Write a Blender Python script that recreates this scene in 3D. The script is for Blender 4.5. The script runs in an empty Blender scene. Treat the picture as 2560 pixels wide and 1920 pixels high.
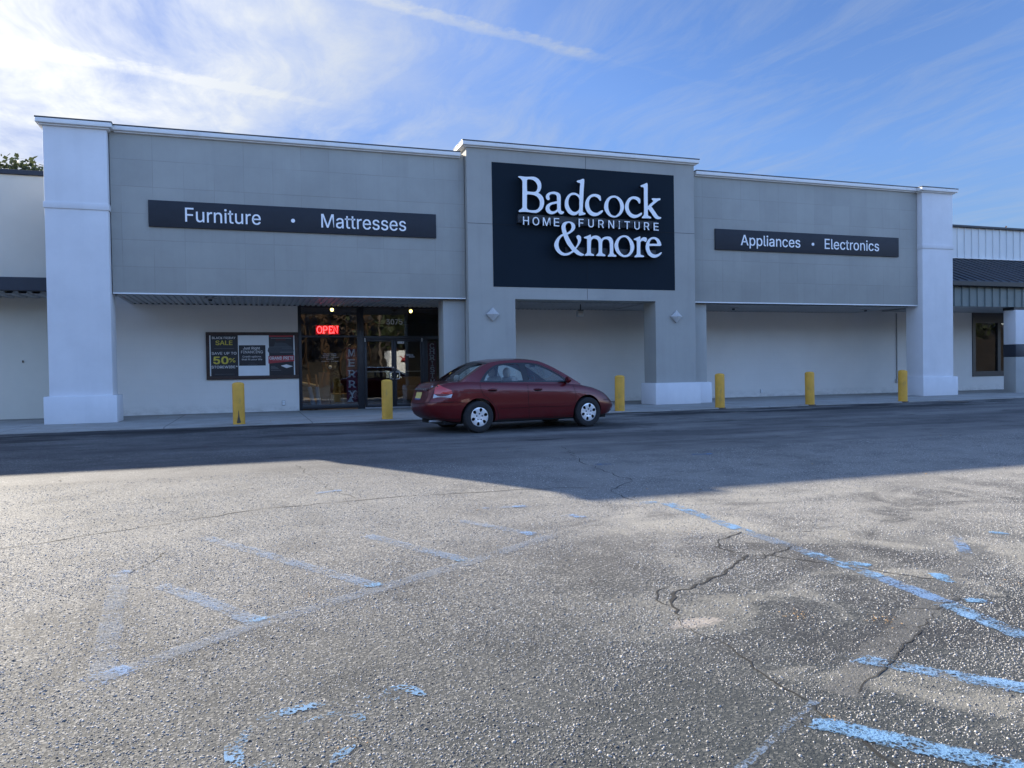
import bpy, bmesh, math, random, os
from mathutils import Vector, Matrix, geometry
from mathutils.bvhtree import BVHTree
random.seed(7)
PI = math.pi
scene = bpy.context.scene
COL = scene.collection

# ------------------------------------------------------------------ camera
cam_d = bpy.data.cameras.new('camera')
cam = bpy.data.objects.new('camera', cam_d); COL.objects.link(cam)
cam_d.sensor_width = 36.0; cam_d.sensor_fit = 'HORIZONTAL'
cam_d.lens = 1924.125 / 2560 * 36
cam_d.clip_start = 0.05; cam_d.clip_end = 3000
_r = Vector((0.94746424, -0.31947993, -0.01562339))
_u = Vector((0.02037757, 0.01154348, 0.99972571))
_f = Vector((0.31921195, 0.94752273, -0.01744726))
cam.matrix_world = Matrix(((_r.x, _u.x, -_f.x, 0.0), (_r.y, _u.y, -_f.y, 0.0), (_r.z, _u.z, -_f.z, 1.086), (0, 0, 0, 1)))
scene.camera = cam

# ------------------------------------------------------------------ light
SUN_DIR = Vector((-0.60, 1.0, 0.560)).normalized()      # towards the sun: low, behind the store, to the left
SUN_EL = math.asin(SUN_DIR.z)
SUN_AZ = math.atan2(SUN_DIR.x, SUN_DIR.y)
sd = bpy.data.lights.new('sun', 'SUN'); sun = bpy.data.objects.new('sun', sd); COL.objects.link(sun)
sd.energy = 4.2; sd.angle = math.radians(0.53); sd.color = (1.0, 0.91, 0.765)
sun.rotation_euler = SUN_DIR.to_track_quat('Z', 'Y').to_euler()

scene.render.engine = 'CYCLES'
scene.view_settings.view_transform = 'Standard'
scene.view_settings.look = 'None'
scene.view_settings.exposure = 1.70
scene.view_settings.gamma = 1.0
scene.cycles.use_denoising = True
scene.cycles.max_bounces = 8
scene.cycles.sample_clamp_indirect = 6.0

# ------------------------------------------------------------------ node helper
class NT:
    def __init__(s, tree):
        s.t = tree; s.n = tree.nodes; s.l = tree.links
    def new(s, typ, **kw):
        nd = s.n.new(typ)
        ins = kw.pop('ins', {})
        for k, v in kw.items(): setattr(nd, k, v)
        for k, v in ins.items(): s.put(nd.inputs[k], v)
        return nd
    def put(s, sock, v):
        if isinstance(v, bpy.types.NodeSocket): s.l.new(v, sock)
        else:
            if sock.type == 'RGBA' and len(v) == 3: v = (*v, 1)
            sock.default_value = v
    def math(s, op, a, b=None, c=None, clamp=False):
        nd = s.n.new('ShaderNodeMath'); nd.operation = op; nd.use_clamp = clamp
        for i, v in enumerate((a, b, c)):
            if v is not None: s.put(nd.inputs[i], v)
        return nd.outputs[0]
    def mix(s, f, a, b, mode='MIX'):
        nd = s.n.new('ShaderNodeMix'); nd.data_type = 'RGBA'; nd.blend_type = mode
        s.put(nd.inputs[0], f); s.put(nd.inputs[6], a); s.put(nd.inputs[7], b)
        return nd.outputs[2]
    def ramp(s, f, stops, interp='LINEAR'):
        nd = s.n.new('ShaderNodeValToRGB'); cr = nd.color_ramp; cr.interpolation = interp
        while len(cr.elements) < len(stops): cr.elements.new(0.5)
        for e, (p, c) in zip(cr.elements, stops):
            e.position = p
            e.color = (c, c, c, 1) if isinstance(c, (int, float)) else (*c, 1)
        s.put(nd.inputs[0], f); return nd.outputs[0]
    def rng(s, f, a, b, c=0.0, d=1.0, smooth=False):
        nd = s.n.new('ShaderNodeMapRange'); nd.clamp = True
        if smooth: nd.interpolation_type = 'SMOOTHSTEP'
        s.put(nd.inputs[0], f)
        for i, v in enumerate((a, b, c, d)): s.put(nd.inputs[i + 1], v)
        return nd.outputs[0]
    def noise(s, vec, scale, detail=3.0, rough=0.55, dist=0.0):
        nd = s.n.new('ShaderNodeTexNoise')
        if vec is not None: s.l.new(vec, nd.inputs['Vector'])
        nd.inputs['Scale'].default_value = scale; nd.inputs['Detail'].default_value = detail
        nd.inputs['Roughness'].default_value = rough; nd.inputs['Distortion'].default_value = dist
        return nd.outputs[0]
    def voro(s, vec, scale, feature='F1', out='Distance', rand=1.0):
        nd = s.n.new('ShaderNodeTexVoronoi'); nd.feature = feature
        s.l.new(vec, nd.inputs['Vector']); nd.inputs['Scale'].default_value = scale
        nd.inputs['Randomness'].default_value = rand
        return nd.outputs[out]
    def mapping(s, vec, loc=(0, 0, 0), rot=(0, 0, 0), scale=(1, 1, 1)):
        nd = s.n.new('ShaderNodeMapping'); s.l.new(vec, nd.inputs[0])
        nd.inputs[1].default_value = loc; nd.inputs[2].default_value = rot; nd.inputs[3].default_value = scale
        return nd.outputs[0]
    def pos(s): return s.n.new('ShaderNodeNewGeometry').outputs['Position']
    def sep(s, vec):
        nd = s.n.new('ShaderNodeSeparateXYZ'); s.l.new(vec, nd.inputs[0]); return nd.outputs
    def comb(s, x, y, z):
        nd = s.n.new('ShaderNodeCombineXYZ')
        for i, v in enumerate((x, y, z)): s.put(nd.inputs[i], v)
        return nd.outputs[0]
    def bump(s, h, strength=0.3, dist=0.01, normal=None):
        nd = s.n.new('ShaderNodeBump'); s.put(nd.inputs['Height'], h)
        nd.inputs['Strength'].default_value = strength; nd.inputs['Distance'].default_value = dist
        if normal is not None: s.l.new(normal, nd.inputs['Normal'])
        return nd.outputs[0]

# ------------------------------------------------------------------ sky
world = bpy.data.worlds.new('World'); scene.world = world; world.use_nodes = True
W = NT(world.node_tree); W.n.clear()
sky = W.new('ShaderNodeTexSky', sky_type='NISHITA')
sky.sun_disc = False; sky.sun_elevation = SUN_EL; sky.sun_rotation = SUN_AZ
sky.air_density = 1.0; sky.dust_density = 0.6; sky.ozone_density = 2.2; sky.altitude = 100
hsv = W.new('ShaderNodeHueSaturation', ins={'Saturation': 1.12, 'Value': 1.0, 'Color': sky.outputs[0]})
tc = W.new('ShaderNodeTexCoord').outputs['Generated']
dx, dy, dz = W.sep(tc)
zc = W.math('MAXIMUM', dz, 0.03)
px = W.math('DIVIDE', dx, zc); py = W.math('DIVIDE', dy, zc)
P = W.comb(px, py, 0.0)
sdot = W.new('ShaderNodeVectorMath', operation='DOT_PRODUCT', ins={0: tc, 1: tuple(SUN_DIR)}).outputs['Value']
near_sun = W.math('POWER', W.math('MAXIMUM', sdot, 0.0), 5.0)
# warp, then streaky cirrus running away from the viewer to the upper right
warp = W.new('ShaderNodeTexNoise', ins={'Vector': P, 'Scale': 0.8, 'Detail': 2.0}).outputs['Color']
Pw = W.new('ShaderNodeVectorMath', operation='MULTIPLY_ADD', ins={0: warp, 1: (0.55, 0.55, 0.0), 2: P}).outputs[0]
s1 = W.noise(W.mapping(Pw, rot=(0, 0, math.radians(-12)), scale=(3.2, 0.8, 1)), 1.35, 9.0, 0.68, 0.35)
s2 = W.noise(W.mapping(Pw, loc=(3.1, 1.7, 0), rot=(0, 0, math.radians(24)), scale=(1.6, 0.8, 1)), 1.1, 6.0, 0.6)
cir = W.rng(s1, 0.45, 0.76, 0.0, 0.78)
veil = W.rng(s2, 0.38, 0.66, 0.0, 1.0)
leftness = W.rng(near_sun, 0.06, 0.62, 0.0, 1.0)
cov = W.math('ADD', W.math('MULTIPLY', cir, 0.50), W.math('MULTIPLY', W.math('MULTIPLY', veil, leftness), 0.98))
cov = W.math('ADD', cov, W.math('MULTIPLY', leftness, 0.20))

def contrail(p0, p1, w0, w1, strength, seed, seg):
    """a vapour trail between two points of the cloud plane, ragged at its edges"""
    d = Vector((p1[0] - p0[0], p1[1] - p0[1])); L = d.length; d.normalize(); nrm = (-d.y, d.x)
    rel = W.new('ShaderNodeVectorMath', operation='SUBTRACT', ins={0: P, 1: (p0[0], p0[1], 0)}).outputs[0]
    t = W.math('DIVIDE', W.new('ShaderNodeVectorMath', operation='DOT_PRODUCT', ins={0: rel, 1: (d.x, d.y, 0)}).outputs['Value'], L)
    n = W.new('ShaderNodeVectorMath', operation='DOT_PRODUCT', ins={0: rel, 1: (nrm[0], nrm[1], 0)}).outputs['Value']
    puff = W.noise(W.mapping(P, loc=(seed, seed * 2, 0)), 26.0, 5.0, 0.6)
    sway = W.noise(W.mapping(P, loc=(seed * 3, 0, 0)), 3.0, 2.0, 0.5)
    n = W.math('ADD', n, W.math('MULTIPLY', W.math('SUBTRACT', sway, 0.5), 0.05))
    n = W.math('ADD', n, W.math('MULTIPLY', W.math('SUBTRACT', puff, 0.5), 0.07))
    wd = W.rng(t, 0.0, 1.0, w0, w1)
    body = W.rng(W.math('DIVIDE', W.math('ABSOLUTE', n), wd), 0.25, 1.0, 1.0, 0.0, True)
    ends = W.math('MULTIPLY', W.rng(t, seg[0], seg[1], 0.0, 1.0, True), W.rng(t, seg[2], seg[3], 1.0, 0.0, True))
    return W.math('MULTIPLY', W.math('MULTIPLY', body, ends), W.math('MULTIPLY', W.rng(puff, 0.25, 0.6, 0.45, 1.0), strength))
c1 = contrail((-0.75, 2.66), (0.60, 3.03), 0.10, 0.026, 0.40, 1.3, (-0.3, -0.1, 0.30, 1.0))
c2 = contrail((0.20, 2.05), (1.10, 2.27), 0.042, 0.052, 0.40, 4.7, (-0.4, 0.0, 0.90, 1.02))
c3 = contrail((1.05, 2.26), (2.0, 2.46), 0.022, 0.03, 0.05, 7.1, (-0.1, 0.05, 0.5, 1.0))
cov = W.math('ADD', W.math('ADD', cov, c1), W.math('ADD', c2, c3), clamp=True)
cov = W.math('MULTIPLY', cov, W.rng(dz, 0.0, 0.12, 0.35, 1.0))
ccol = W.mix(near_sun, (1.35, 1.6, 2.0), (3.7, 3.75, 3.8))
# sky dimmed ahead, boosted overhead and behind as added fill for the shaded facade
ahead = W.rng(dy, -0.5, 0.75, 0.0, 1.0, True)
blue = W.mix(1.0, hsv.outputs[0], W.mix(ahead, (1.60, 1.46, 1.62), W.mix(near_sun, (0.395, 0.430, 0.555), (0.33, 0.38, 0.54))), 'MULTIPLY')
# keep the glow round the sun within what a camera records
lum = W.new('ShaderNodeRGBToBW', ins={0: blue}).outputs[0]
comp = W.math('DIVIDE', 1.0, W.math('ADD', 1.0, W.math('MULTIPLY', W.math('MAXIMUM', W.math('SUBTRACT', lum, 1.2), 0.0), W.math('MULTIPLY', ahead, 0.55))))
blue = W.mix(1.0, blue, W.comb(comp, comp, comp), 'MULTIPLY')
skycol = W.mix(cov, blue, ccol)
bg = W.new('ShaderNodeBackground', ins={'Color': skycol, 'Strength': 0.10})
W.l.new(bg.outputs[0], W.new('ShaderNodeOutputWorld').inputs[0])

# ------------------------------------------------------------------ object helpers
def tag(o, label=None, cat=None, group=None, kind=None):
    if label: o['label'] = label
    if cat: o['category'] = cat
    if group: o['group'] = group
    if kind: o['kind'] = kind
    return o
def thing(name, label, cat, loc=(0, 0, 0), rz=0.0, group=None):
    o = bpy.data.objects.new(name, None); COL.objects.link(o)
    o.location = loc; o.rotation_euler = (0, 0, rz); o.empty_display_size = 0.2
    return tag(o, label, cat, group)
def obj(name, bm, mats, parent=None, smooth=None, loc=None):
    me = bpy.data.meshes.new(name)
    bm.normal_update(); bm.to_mesh(me); bm.free()
    for m in (mats if isinstance(mats, (list, tuple)) else [mats]): me.materials.append(m)
    if smooth is not None:
        for p in me.polygons: p.use_smooth = True
        if smooth < 179: me.set_sharp_from_angle(angle=math.radians(smooth))
    o = bpy.data.objects.new(name, me); COL.objects.link(o)
    if parent: o.parent = parent
    if loc: o.location = loc
    return o
def copy_tree(o, parent=None):
    c = o.copy(); COL.objects.link(c)
    if parent: c.parent = parent
    for ch in list(o.children): copy_tree(ch, c)
    return c
def box(bm, x0, x1, y0, y1, z0, z1, bevel=0.0, mi=0):
    vs = [bm.verts.new(p) for p in ((x0, y0, z0), (x1, y0, z0), (x1, y1, z0), (x0, y1, z0), (x0, y0, z1), (x1, y0, z1), (x1, y1, z1), (x0, y1, z1))]
    fs = [bm.faces.new([vs[i] for i in f]) for f in ((3, 2, 1, 0), (4, 5, 6, 7), (0, 1, 5, 4), (1, 2, 6, 5), (2, 3, 7, 6), (3, 0, 4, 7))]
    for f in fs: f.material_index = mi
    if bevel:
        es = list({e for f in fs for e in f.edges})
        bmesh.ops.bevel(bm, geom=es, offset=bevel, segments=2, profile=0.5, affect='EDGES')
    return vs
def boxes(*bl, bevel=0.0):
    bm = bmesh.new()
    for b in bl: box(bm, *b, bevel=bevel)
    return bm
def cyl(bm, p0, p1, r0, r1=None, n=20, caps=True, mi=0):
    r1 = r0 if r1 is None else r1
    p0, p1 = Vector(p0), Vector(p1); ax = (p1 - p0).normalized()
    a = ax.orthogonal().normalized(); b = ax.cross(a)
    ra = []; rb = []
    for i in range(n):
        t = 2 * PI * i / n; d = a * math.cos(t) + b * math.sin(t)
        ra.append(bm.verts.new(p0 + d * r0)); rb.append(bm.verts.new(p1 + d * r1))
    for i in range(n):
        j = (i + 1) % n; f = bm.faces.new((ra[i], ra[j], rb[j], rb[i])); f.material_index = mi
    if caps:
        f = bm.faces.new(list(reversed(ra))); f.material_index = mi
        f = bm.faces.new(rb); f.material_index = mi
def lathe(bm, prof, n=32, axis='Z', cap0=True, cap1=True):
    """prof: list of (radius, height)"""
    rings = []
    for r, h in prof:
        ring = []
        for i in range(n):
            t = 2 * PI * i / n; c, s = r * math.cos(t), r * math.sin(t)
            ring.append(bm.verts.new({'Z': (c, s, h), 'Y': (c, h, s), 'X': (h, c, s)}[axis]))
        rings.append(ring)
    for a, b in zip(rings, rings[1:]):
        for i in range(n):
            j = (i + 1) % n; bm.faces.new((a[i], a[j], b[j], b[i]))
    if cap0 and prof[0][0] > 1e-5: bm.faces.new(list(reversed(rings[0])))
    if cap1 and prof[-1][0] > 1e-5: bm.faces.new(rings[-1])
    bmesh.ops.recalc_face_normals(bm, faces=bm.faces)
def tube(bm, pts, r, n=8):
    pts = [Vector(p) for p in pts]; rings = []
    for i, p in enumerate(pts):
        d = (pts[min(i + 1, len(pts) - 1)] - pts[max(i - 1, 0)]).normalized()
        a = d.orthogonal().normalized() if i == 0 else (rings_a - d * rings_a.dot(d)).normalized()
        rings_a = a; b = d.cross(a)
        rr = r[i] if isinstance(r, (list, tuple)) else r
        rings.append([bm.verts.new(p + (a * math.cos(2 * PI * k / n) + b * math.sin(2 * PI * k / n)) * rr) for k in range(n)])
    for a, b in zip(rings, rings[1:]):
        for k in range(n):
            j = (k + 1) % n; bm.faces.new((a[k], a[j], b[j], b[k]))
    bm.faces.new(list(reversed(rings[0]))); bm.faces.new(rings[-1])
def poly_fill(loops, grid=None):
    """triangulate outer loop + holes given as 2-D points; returns verts(2D), faces"""
    pts = []; edges = []
    for lp in loops:
        b = len(pts); n = len(lp)
        pts += [Vector(p) for p in lp]; edges += [(b + i, b + (i + 1) % n) for i in range(n)]
    def inside(p, lp):
        c = False; j = len(lp) - 1
        for i in range(len(lp)):
            xi, yi = lp[i][0], lp[i][1]; xj, yj = lp[j][0], lp[j][1]
            if (yi > p[1]) != (yj > p[1]) and p[0] < (xj - xi) * (p[1] - yi) / (yj - yi) + xi: c = not c
            j = i
        return c
    ok = lambda p: inside(p, loops[0]) and not any(inside(p, h) for h in loops[1:])
    if grid:
        xs = [p[0] for p in loops[0]]; ys = [p[1] for p in loops[0]]
        x = min(xs) + grid * 0.5
        while x < max(xs):
            y = min(ys) + grid * 0.5
            while y < max(ys):
                q = (x, y)
                if ok(q) and min((Vector(q) - Vector(p)).length for lp in loops for p in lp) > grid * 0.45: pts.append(Vector(q))
                y += grid
            x += grid
    r = geometry.delaunay_2d_cdt(pts, edges, [], 0, 1e-6)
    V, F = r[0], r[2]
    F = [f for f in F if ok((sum(V[i].x for i in f) / len(f), sum(V[i].y for i in f) / len(f)))]
    return V, F
def smooth_loop(lp, sub=3):
    """Catmull-Rom through the points; a third element marks a sharp corner"""
    n = len(lp); out = []
    for i in range(n):
        p1, p2 = lp[i], lp[(i + 1) % n]
        p0 = lp[i - 1] if len(p1) < 3 else p1
        p3 = lp[(i + 2) % n] if len(p2) < 3 else p2
        for k in range(sub):
            t = k / sub
            out.append(tuple(0.5 * (2 * p1[c] + (p2[c] - p0[c]) * t + (2 * p0[c] - 5 * p1[c] + 4 * p2[c] - p3[c]) * t * t + (3 * p1[c] - p0[c] - 3 * p2[c] + p3[c]) * t ** 3) for c in (0, 1)))
    return out
def plate_xz(bm, loops, y0, y1, mi=0, back=False):
    """extruded flat shape standing in the XZ plane, front face at y0 (towards the viewer)"""
    V, F = poly_fill(loops)
    fr = [bm.verts.new((v.x, y0, v.y)) for v in V]
    for f in F:
        a, b, c = [V[i] for i in f[:3]]
        ccw = (b.x - a.x) * (c.y - a.y) - (b.y - a.y) * (c.x - a.x) > 0
        idx = list(f) if ccw else list(reversed(f))
        bm.faces.new([fr[i] for i in idx]).material_index = mi
    for lp in loops:
        n = len(lp)
        A = [bm.verts.new((p[0], y0, p[1])) for p in lp]; B = [bm.verts.new((p[0], y1, p[1])) for p in lp]
        for i in range(n):
            j = (i + 1) % n; bm.faces.new((A[i], A[j], B[j], B[i])).material_index = mi
_fonts = {}
def get_font(bold):
    # the sans typeface that ships inside Blender itself; falls back on the built-in one
    if bold not in _fonts:
        f = None
        try:
            p = bpy.utils.system_resource('DATAFILES', path='fonts')
            q = os.path.join(p, 'Inter.woff2')
            if p and os.path.exists(q): f = bpy.data.fonts.load(q)
        except Exception: f = None
        _fonts[bold] = f
    return _fonts[bold]
def text_bm(bm, s, x0, x1, z0, z1, y, depth=0.0, mi=0, weight=0.0, space=1.0, mirror=False):
    """lettering standing in the XZ plane, fitted to the box x0..x1, z0..z1, facing -Y"""
    cu = bpy.data.curves.new('t', 'FONT'); cu.body = s; cu.size = 1.0; cu.resolution_u = 4
    f = get_font(False)
    if f: cu.font = f
    cu.space_character = space
    cu.offset = 0.0 if f else weight
    o = bpy.data.objects.new('t', cu); COL.objects.link(o)
    dg = bpy.context.evaluated_depsgraph_get(); dg.update()
    me = bpy.data.meshes.new_from_object(o.evaluated_get(dg))
    bpy.data.objects.remove(o); bpy.data.curves.remove(cu)
    vs = me.vertices
    if not len(vs): return
    ax0 = min(v.co.x for v in vs); ax1 = max(v.co.x for v in vs); ay0 = min(v.co.y for v in vs); ay1 = max(v.co.y for v in vs)
    sx = (x1 - x0) / (ax1 - ax0); sz = (z1 - z0) / (ay1 - ay0)
    tb = bmesh.new(); tb.from_mesh(me); bpy.data.meshes.remove(me)
    if depth:
        r = bmesh.ops.extrude_face_region(tb, geom=list(tb.faces))
        for v in [g for g in r['geom'] if isinstance(g, bmesh.types.BMVert)]: v.co.z += 1.0
    # heavier strokes: the same letters laid again a hair apart
    w = weight * (z1 - z0)
    shifts = [(0, 0)] if not (f and weight) else [(-w, -w * 0.6), (w, -w * 0.6), (-w, w * 0.6), (w, w * 0.6)]
    for q, (ox, oz) in enumerate(shifts):
        mp = {}
        for v in tb.verts: mp[v] = bm.verts.new((x0 + w + (v.co.x - ax0) * (x1 - x0 - 2 * w) / (ax1 - ax0) + ox, y - v.co.z * depth - q * 0.00025, z0 + w * 0.6 + (v.co.y - ay0) * (z1 - z0 - 1.2 * w) / (ay1 - ay0) + oz))
        for fc in tb.faces:
            try: nf = bm.faces.new([mp[v] for v in fc.verts]); nf.material_index = mi
            except ValueError: pass
    tb.free()
    bmesh.ops.recalc_face_normals(bm, faces=bm.faces) if depth else None
def quad(bm, pts, mi=0):
    f = bm.faces.new([bm.verts.new(p) for p in pts]); f.material_index = mi; return f
# ------------------------------------------------------------------ materials
def new_mat(name):
    m = bpy.data.materials.new(name); m.use_nodes = True
    n = NT(m.node_tree); n.n.clear()
    out = n.new('ShaderNodeOutputMaterial'); b = n.new('ShaderNodeBsdfPrincipled')
    n.l.new(b.outputs[0], out.inputs[0])
    return m, n, b, out
def mat(name, col, rough=0.6, var=0.06, vscale=2.0, bump=0.0, bscale=60.0, metal=0.0, coat=0.0, spec=0.5, dirt=None):
    m, n, b, _ = new_mat(name)
    p = n.pos()
    v = n.noise(p, vscale, 5.0, 0.6)
    c = n.mix(n.rng(v, 0.3, 0.7), tuple(x * (1 - var) for x in col), tuple(min(1, x * (1 + var)) for x in col))
    if dirt:
        d = n.rng(n.noise(n.mapping(p, loc=(5, 5, 5), scale=(1, 1, 0.35)), dirt[0], 6.0, 0.65), dirt[1], dirt[1] + 0.16, 0.0, dirt[2])
        c = n.mix(d, c, dirt[3])
    n.put(b.inputs['Base Color'], c)
    b.inputs['Roughness'].default_value = rough; b.inputs['Metallic'].default_value = metal
    b.inputs['Coat Weight'].default_value = coat; b.inputs['Coat Roughness'].default_value = 0.06
    b.inputs['Specular IOR Level'].default_value = spec
    if bump:
        n.put(b.inputs['Normal'], n.bump(n.noise(p, bscale, 4.0, 0.6), bump, 0.01))
    return m
def emis(name, col, strength):
    m, n, b, out = new_mat(name)
    b.inputs['Base Color'].default_value = (*col, 1); b.inputs['Emission Color'].default_value = (*col, 1)
    b.inputs['Emission Strength'].default_value = strength
    return m

def stucco(name, col, grid=None, x_off=0.0, z_off=0.0):
    """trowelled coating; grid = (width, height) of the faint board joints beneath it"""
    m, n, b, _ = new_mat(name)
    p = n.pos(); x, y, z = n.sep(p)
    v = n.noise(p, 0.9, 6.0, 0.62)
    c = n.mix(n.rng(v, 0.3, 0.7), tuple(q * 0.93 for q in col), tuple(q * 1.06 for q in col))
    fine = n.noise(p, 55.0, 3.0, 0.6)
    h = n.math('MULTIPLY', fine, 0.35)
    h = n.math('ADD', h, n.math('MULTIPLY', n.noise(p, 7.0, 4.0, 0.5), 0.9))
    if grid:
        gx = n.math('DIVIDE', n.math('SUBTRACT', x, x_off), grid[0]); gz = n.math('DIVIDE', n.math('SUBTRACT', z, z_off), grid[1])
        wob = n.math('MULTIPLY', n.math('SUBTRACT', n.noise(p, 1.3, 2.0), 0.5), 0.02)
        def joint(g, w, sc):
            f = n.math('FRACT', n.math('ADD', n.math('ADD', g, wob), 100.0))
            d = n.math('MINIMUM', f, n.math('SUBTRACT', 1.0, f))
            line = n.rng(d, w * 0.4, w, 1.0, 0.0)
            return line
        jz = n.math('MULTIPLY', joint(gz, 0.016, 1), n.rng(n.noise(n.mapping(p, scale=(0.5, 1, 2.0)), 1.0, 3.0), 0.34, 0.62, 0.12, 1.0))
        jx = n.math('MULTIPLY', joint(gx, 0.012, 1), n.rng(n.noise(n.mapping(p, loc=(9, 0, 3), scale=(1.0, 1, 0.6)), 1.4, 3.0), 0.40, 0.66, 0.0, 0.9))
        j = n.math('MAXIMUM', jz, jx)
        wn = n.new('ShaderNodeTexWhiteNoise', noise_dimensions='2D', ins={'Vector': n.comb(n.math('FLOOR', gx), n.math('FLOOR', gz), 0.0)}).outputs['Value']
        c = n.mix(n.math('MULTIPLY', n.math('SUBTRACT', wn, 0.5), 0.10), c, (0.0, 0.0, 0.0))
        c = n.mix(n.math('MULTIPLY', j, 0.34), c, tuple(q * 0.35 for q in col))
        h = n.math('SUBTRACT', h, n.math('MULTIPLY', j, 0.8))
    # faint run-off streaks below the coping
    st = n.rng(n.noise(n.mapping(p, scale=(3.0, 1.0, 0.16)), 1.6, 5.0, 0.6), 0.50, 0.75, 0.0, 0.15 if col[0] < 0.6 else 0.08)
    c = n.mix(st, c, tuple(q * 0.6 for q in col))
    n.put(b.inputs['Base Color'], c); b.inputs['Roughness'].default_value = 0.85; b.inputs['Specular IOR Level'].default_value = 0.25
    n.put(b.inputs['Normal'], n.bump(h, 0.35, 0.006))
    return m

M = {}
M['grey'] = stucco('grey_stucco', (0.375, 0.368, 0.335), (0.70, 0.645), -3.16 + 0.25, 3.10)
M['grey2'] = stucco('grey_stucco_plain', (0.385, 0.376, 0.345))
M['white'] = stucco('white_stucco', (0.72, 0.715, 0.725))
M['trim'] = mat('white_trim', (0.80, 0.79, 0.77), 0.6, 0.03, 3.0, 0.05, 30, dirt=(2.0, 0.55, 0.25, (0.45, 0.42, 0.38)))
M['flash'] = mat('dark_flashing', (0.05, 0.055, 0.065), 0.5, 0.2, 3.0)
M['panel'] = stucco('black_painted_stucco', (0.007, 0.015, 0.024))
M['board'] = mat('charcoal_sign_board', (0.017, 0.020, 0.028), 0.7, 0.12, 4.0, 0.05, 120)
M['letter'] = mat('white_letter', (0.90, 0.90, 0.91), 0.4, 0.02, 5.0)
M['letter_side'] = mat('black_letter_return', (0.012, 0.013, 0.016), 0.4, 0.1)
M['raceway'] = mat('raceway_black', (0.022, 0.026, 0.034), 0.5, 0.1)
M['yellow'] = mat('bollard_yellow', (0.70, 0.365, 0.042), 0.6, 0.10, 5.0, 0.12, 40, dirt=(9.0, 0.56, 0.45, (0.26, 0.19, 0.08)))
M['rust'] = mat('bare_worn_steel', (0.10, 0.075, 0.05), 0.8, 0.3, 20.0)
M['steel'] = mat('galvanised_steel', (0.40, 0.41, 0.42), 0.45, 0.08, 6.0, 0.03, 40, metal=0.6)
M['conduit'] = mat('weathered_conduit', (0.28, 0.28, 0.28), 0.6, 0.1, 6.0)
M['deck'] = mat('soffit_metal', (0.42, 0.42, 0.42), 0.5, 0.10, 1.6, dirt=(2.5, 0.55, 0.4, (0.22, 0.20, 0.18)))
M['frame'] = mat('dark_bronze_frame', (0.022, 0.022, 0.026), 0.4, 0.1, 5.0)
M['alu'] = mat('bare_aluminium', (0.62, 0.62, 0.64), 0.3, 0.04, 5.0, metal=0.9)
M['navy'] = mat('dark_navy_paint', (0.022, 0.027, 0.040), 0.55, 0.1, 3.0)
M['wood'] = mat('dark_brown_wood', (0.045, 0.024, 0.018), 0.6, 0.3, 8.0, 0.1, 30)
M['paper'] = mat('white_paper', (0.74, 0.76, 0.76), 0.5, 0.03, 4.0)
M['ink'] = mat('poster_black', (0.012, 0.013, 0.018), 0.35, 0.1)
M['ink_white'] = mat('poster_white_ink', (0.72, 0.72, 0.72), 0.5, 0.02)
M['ink_grey'] = mat('poster_grey_ink', (0.16, 0.17, 0.19), 0.5, 0.05)
M['ink_dim'] = mat('poster_dim_ink', (0.045, 0.05, 0.06), 0.5, 0.05)
M['ink_yellow'] = mat('poster_yellow_ink', (0.60, 0.50, 0.06), 0.5, 0.03)
M['ink_red'] = mat('poster_red_ink', (0.36, 0.03, 0.035), 0.5, 0.05)
M['cream'] = mat('cream_wall_paint', (0.66, 0.62, 0.53), 0.8, 0.05, 0.8, 0.15, 30)
M['wmetal'] = mat('white_ribbed_metal', (0.66, 0.67, 0.66), 0.5, 0.05, 1.0)
M['greenmetal'] = mat('grey_green_valance', (0.13, 0.16, 0.155), 0.5, 0.1, 2.0)
M['roofmetal'] = mat('charcoal_standing_seam', (0.028, 0.030, 0.035), 0.45, 0.2, 1.5)
M['roof'] = mat('flat_roof_gravel', (0.25, 0.24, 0.22), 0.9, 0.1, 2.0)
M['dark_in'] = mat('dim_interior', (0.10, 0.085, 0.07), 0.9, 0.3, 1.0)
M['floor_in'] = mat('interior_carpet', (0.07, 0.06, 0.055), 0.95, 0.3, 2.0)
M['card'] = mat('cardboard', (0.38, 0.24, 0.11), 0.8, 0.1, 5.0)
M['orange'] = mat('orange_panel', (0.36, 0.17, 0.07), 0.7, 0.1, 5.0)
M['greyblue'] = mat('grey_blue_wrap', (0.24, 0.27, 0.34), 0.6, 0.1, 5.0)
M['banner'] = mat('burgundy_banner', (0.22, 0.045, 0.075), 0.8, 0.5, 9.0)
M['pine'] = mat('frosted_tree', (0.14, 0.15, 0.13), 0.8, 0.5, 9.0)
M['neon'] = emis('red_neon', (1.0, 0.06, 0.07), 2.2)
M['neonglow'] = emis('red_lit_backing', (0.4, 0.010, 0.015), 0.16)
M['bulb'] = emis('warm_bulb', (1.0, 0.72, 0.22), 3.2)
M['lightgrey'] = mat('grey_fixture', (0.42, 0.42, 0.42), 0.5, 0.05)
M['black'] = mat('black_plastic', (0.015, 0.015, 0.017), 0.5, 0.1)

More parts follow.
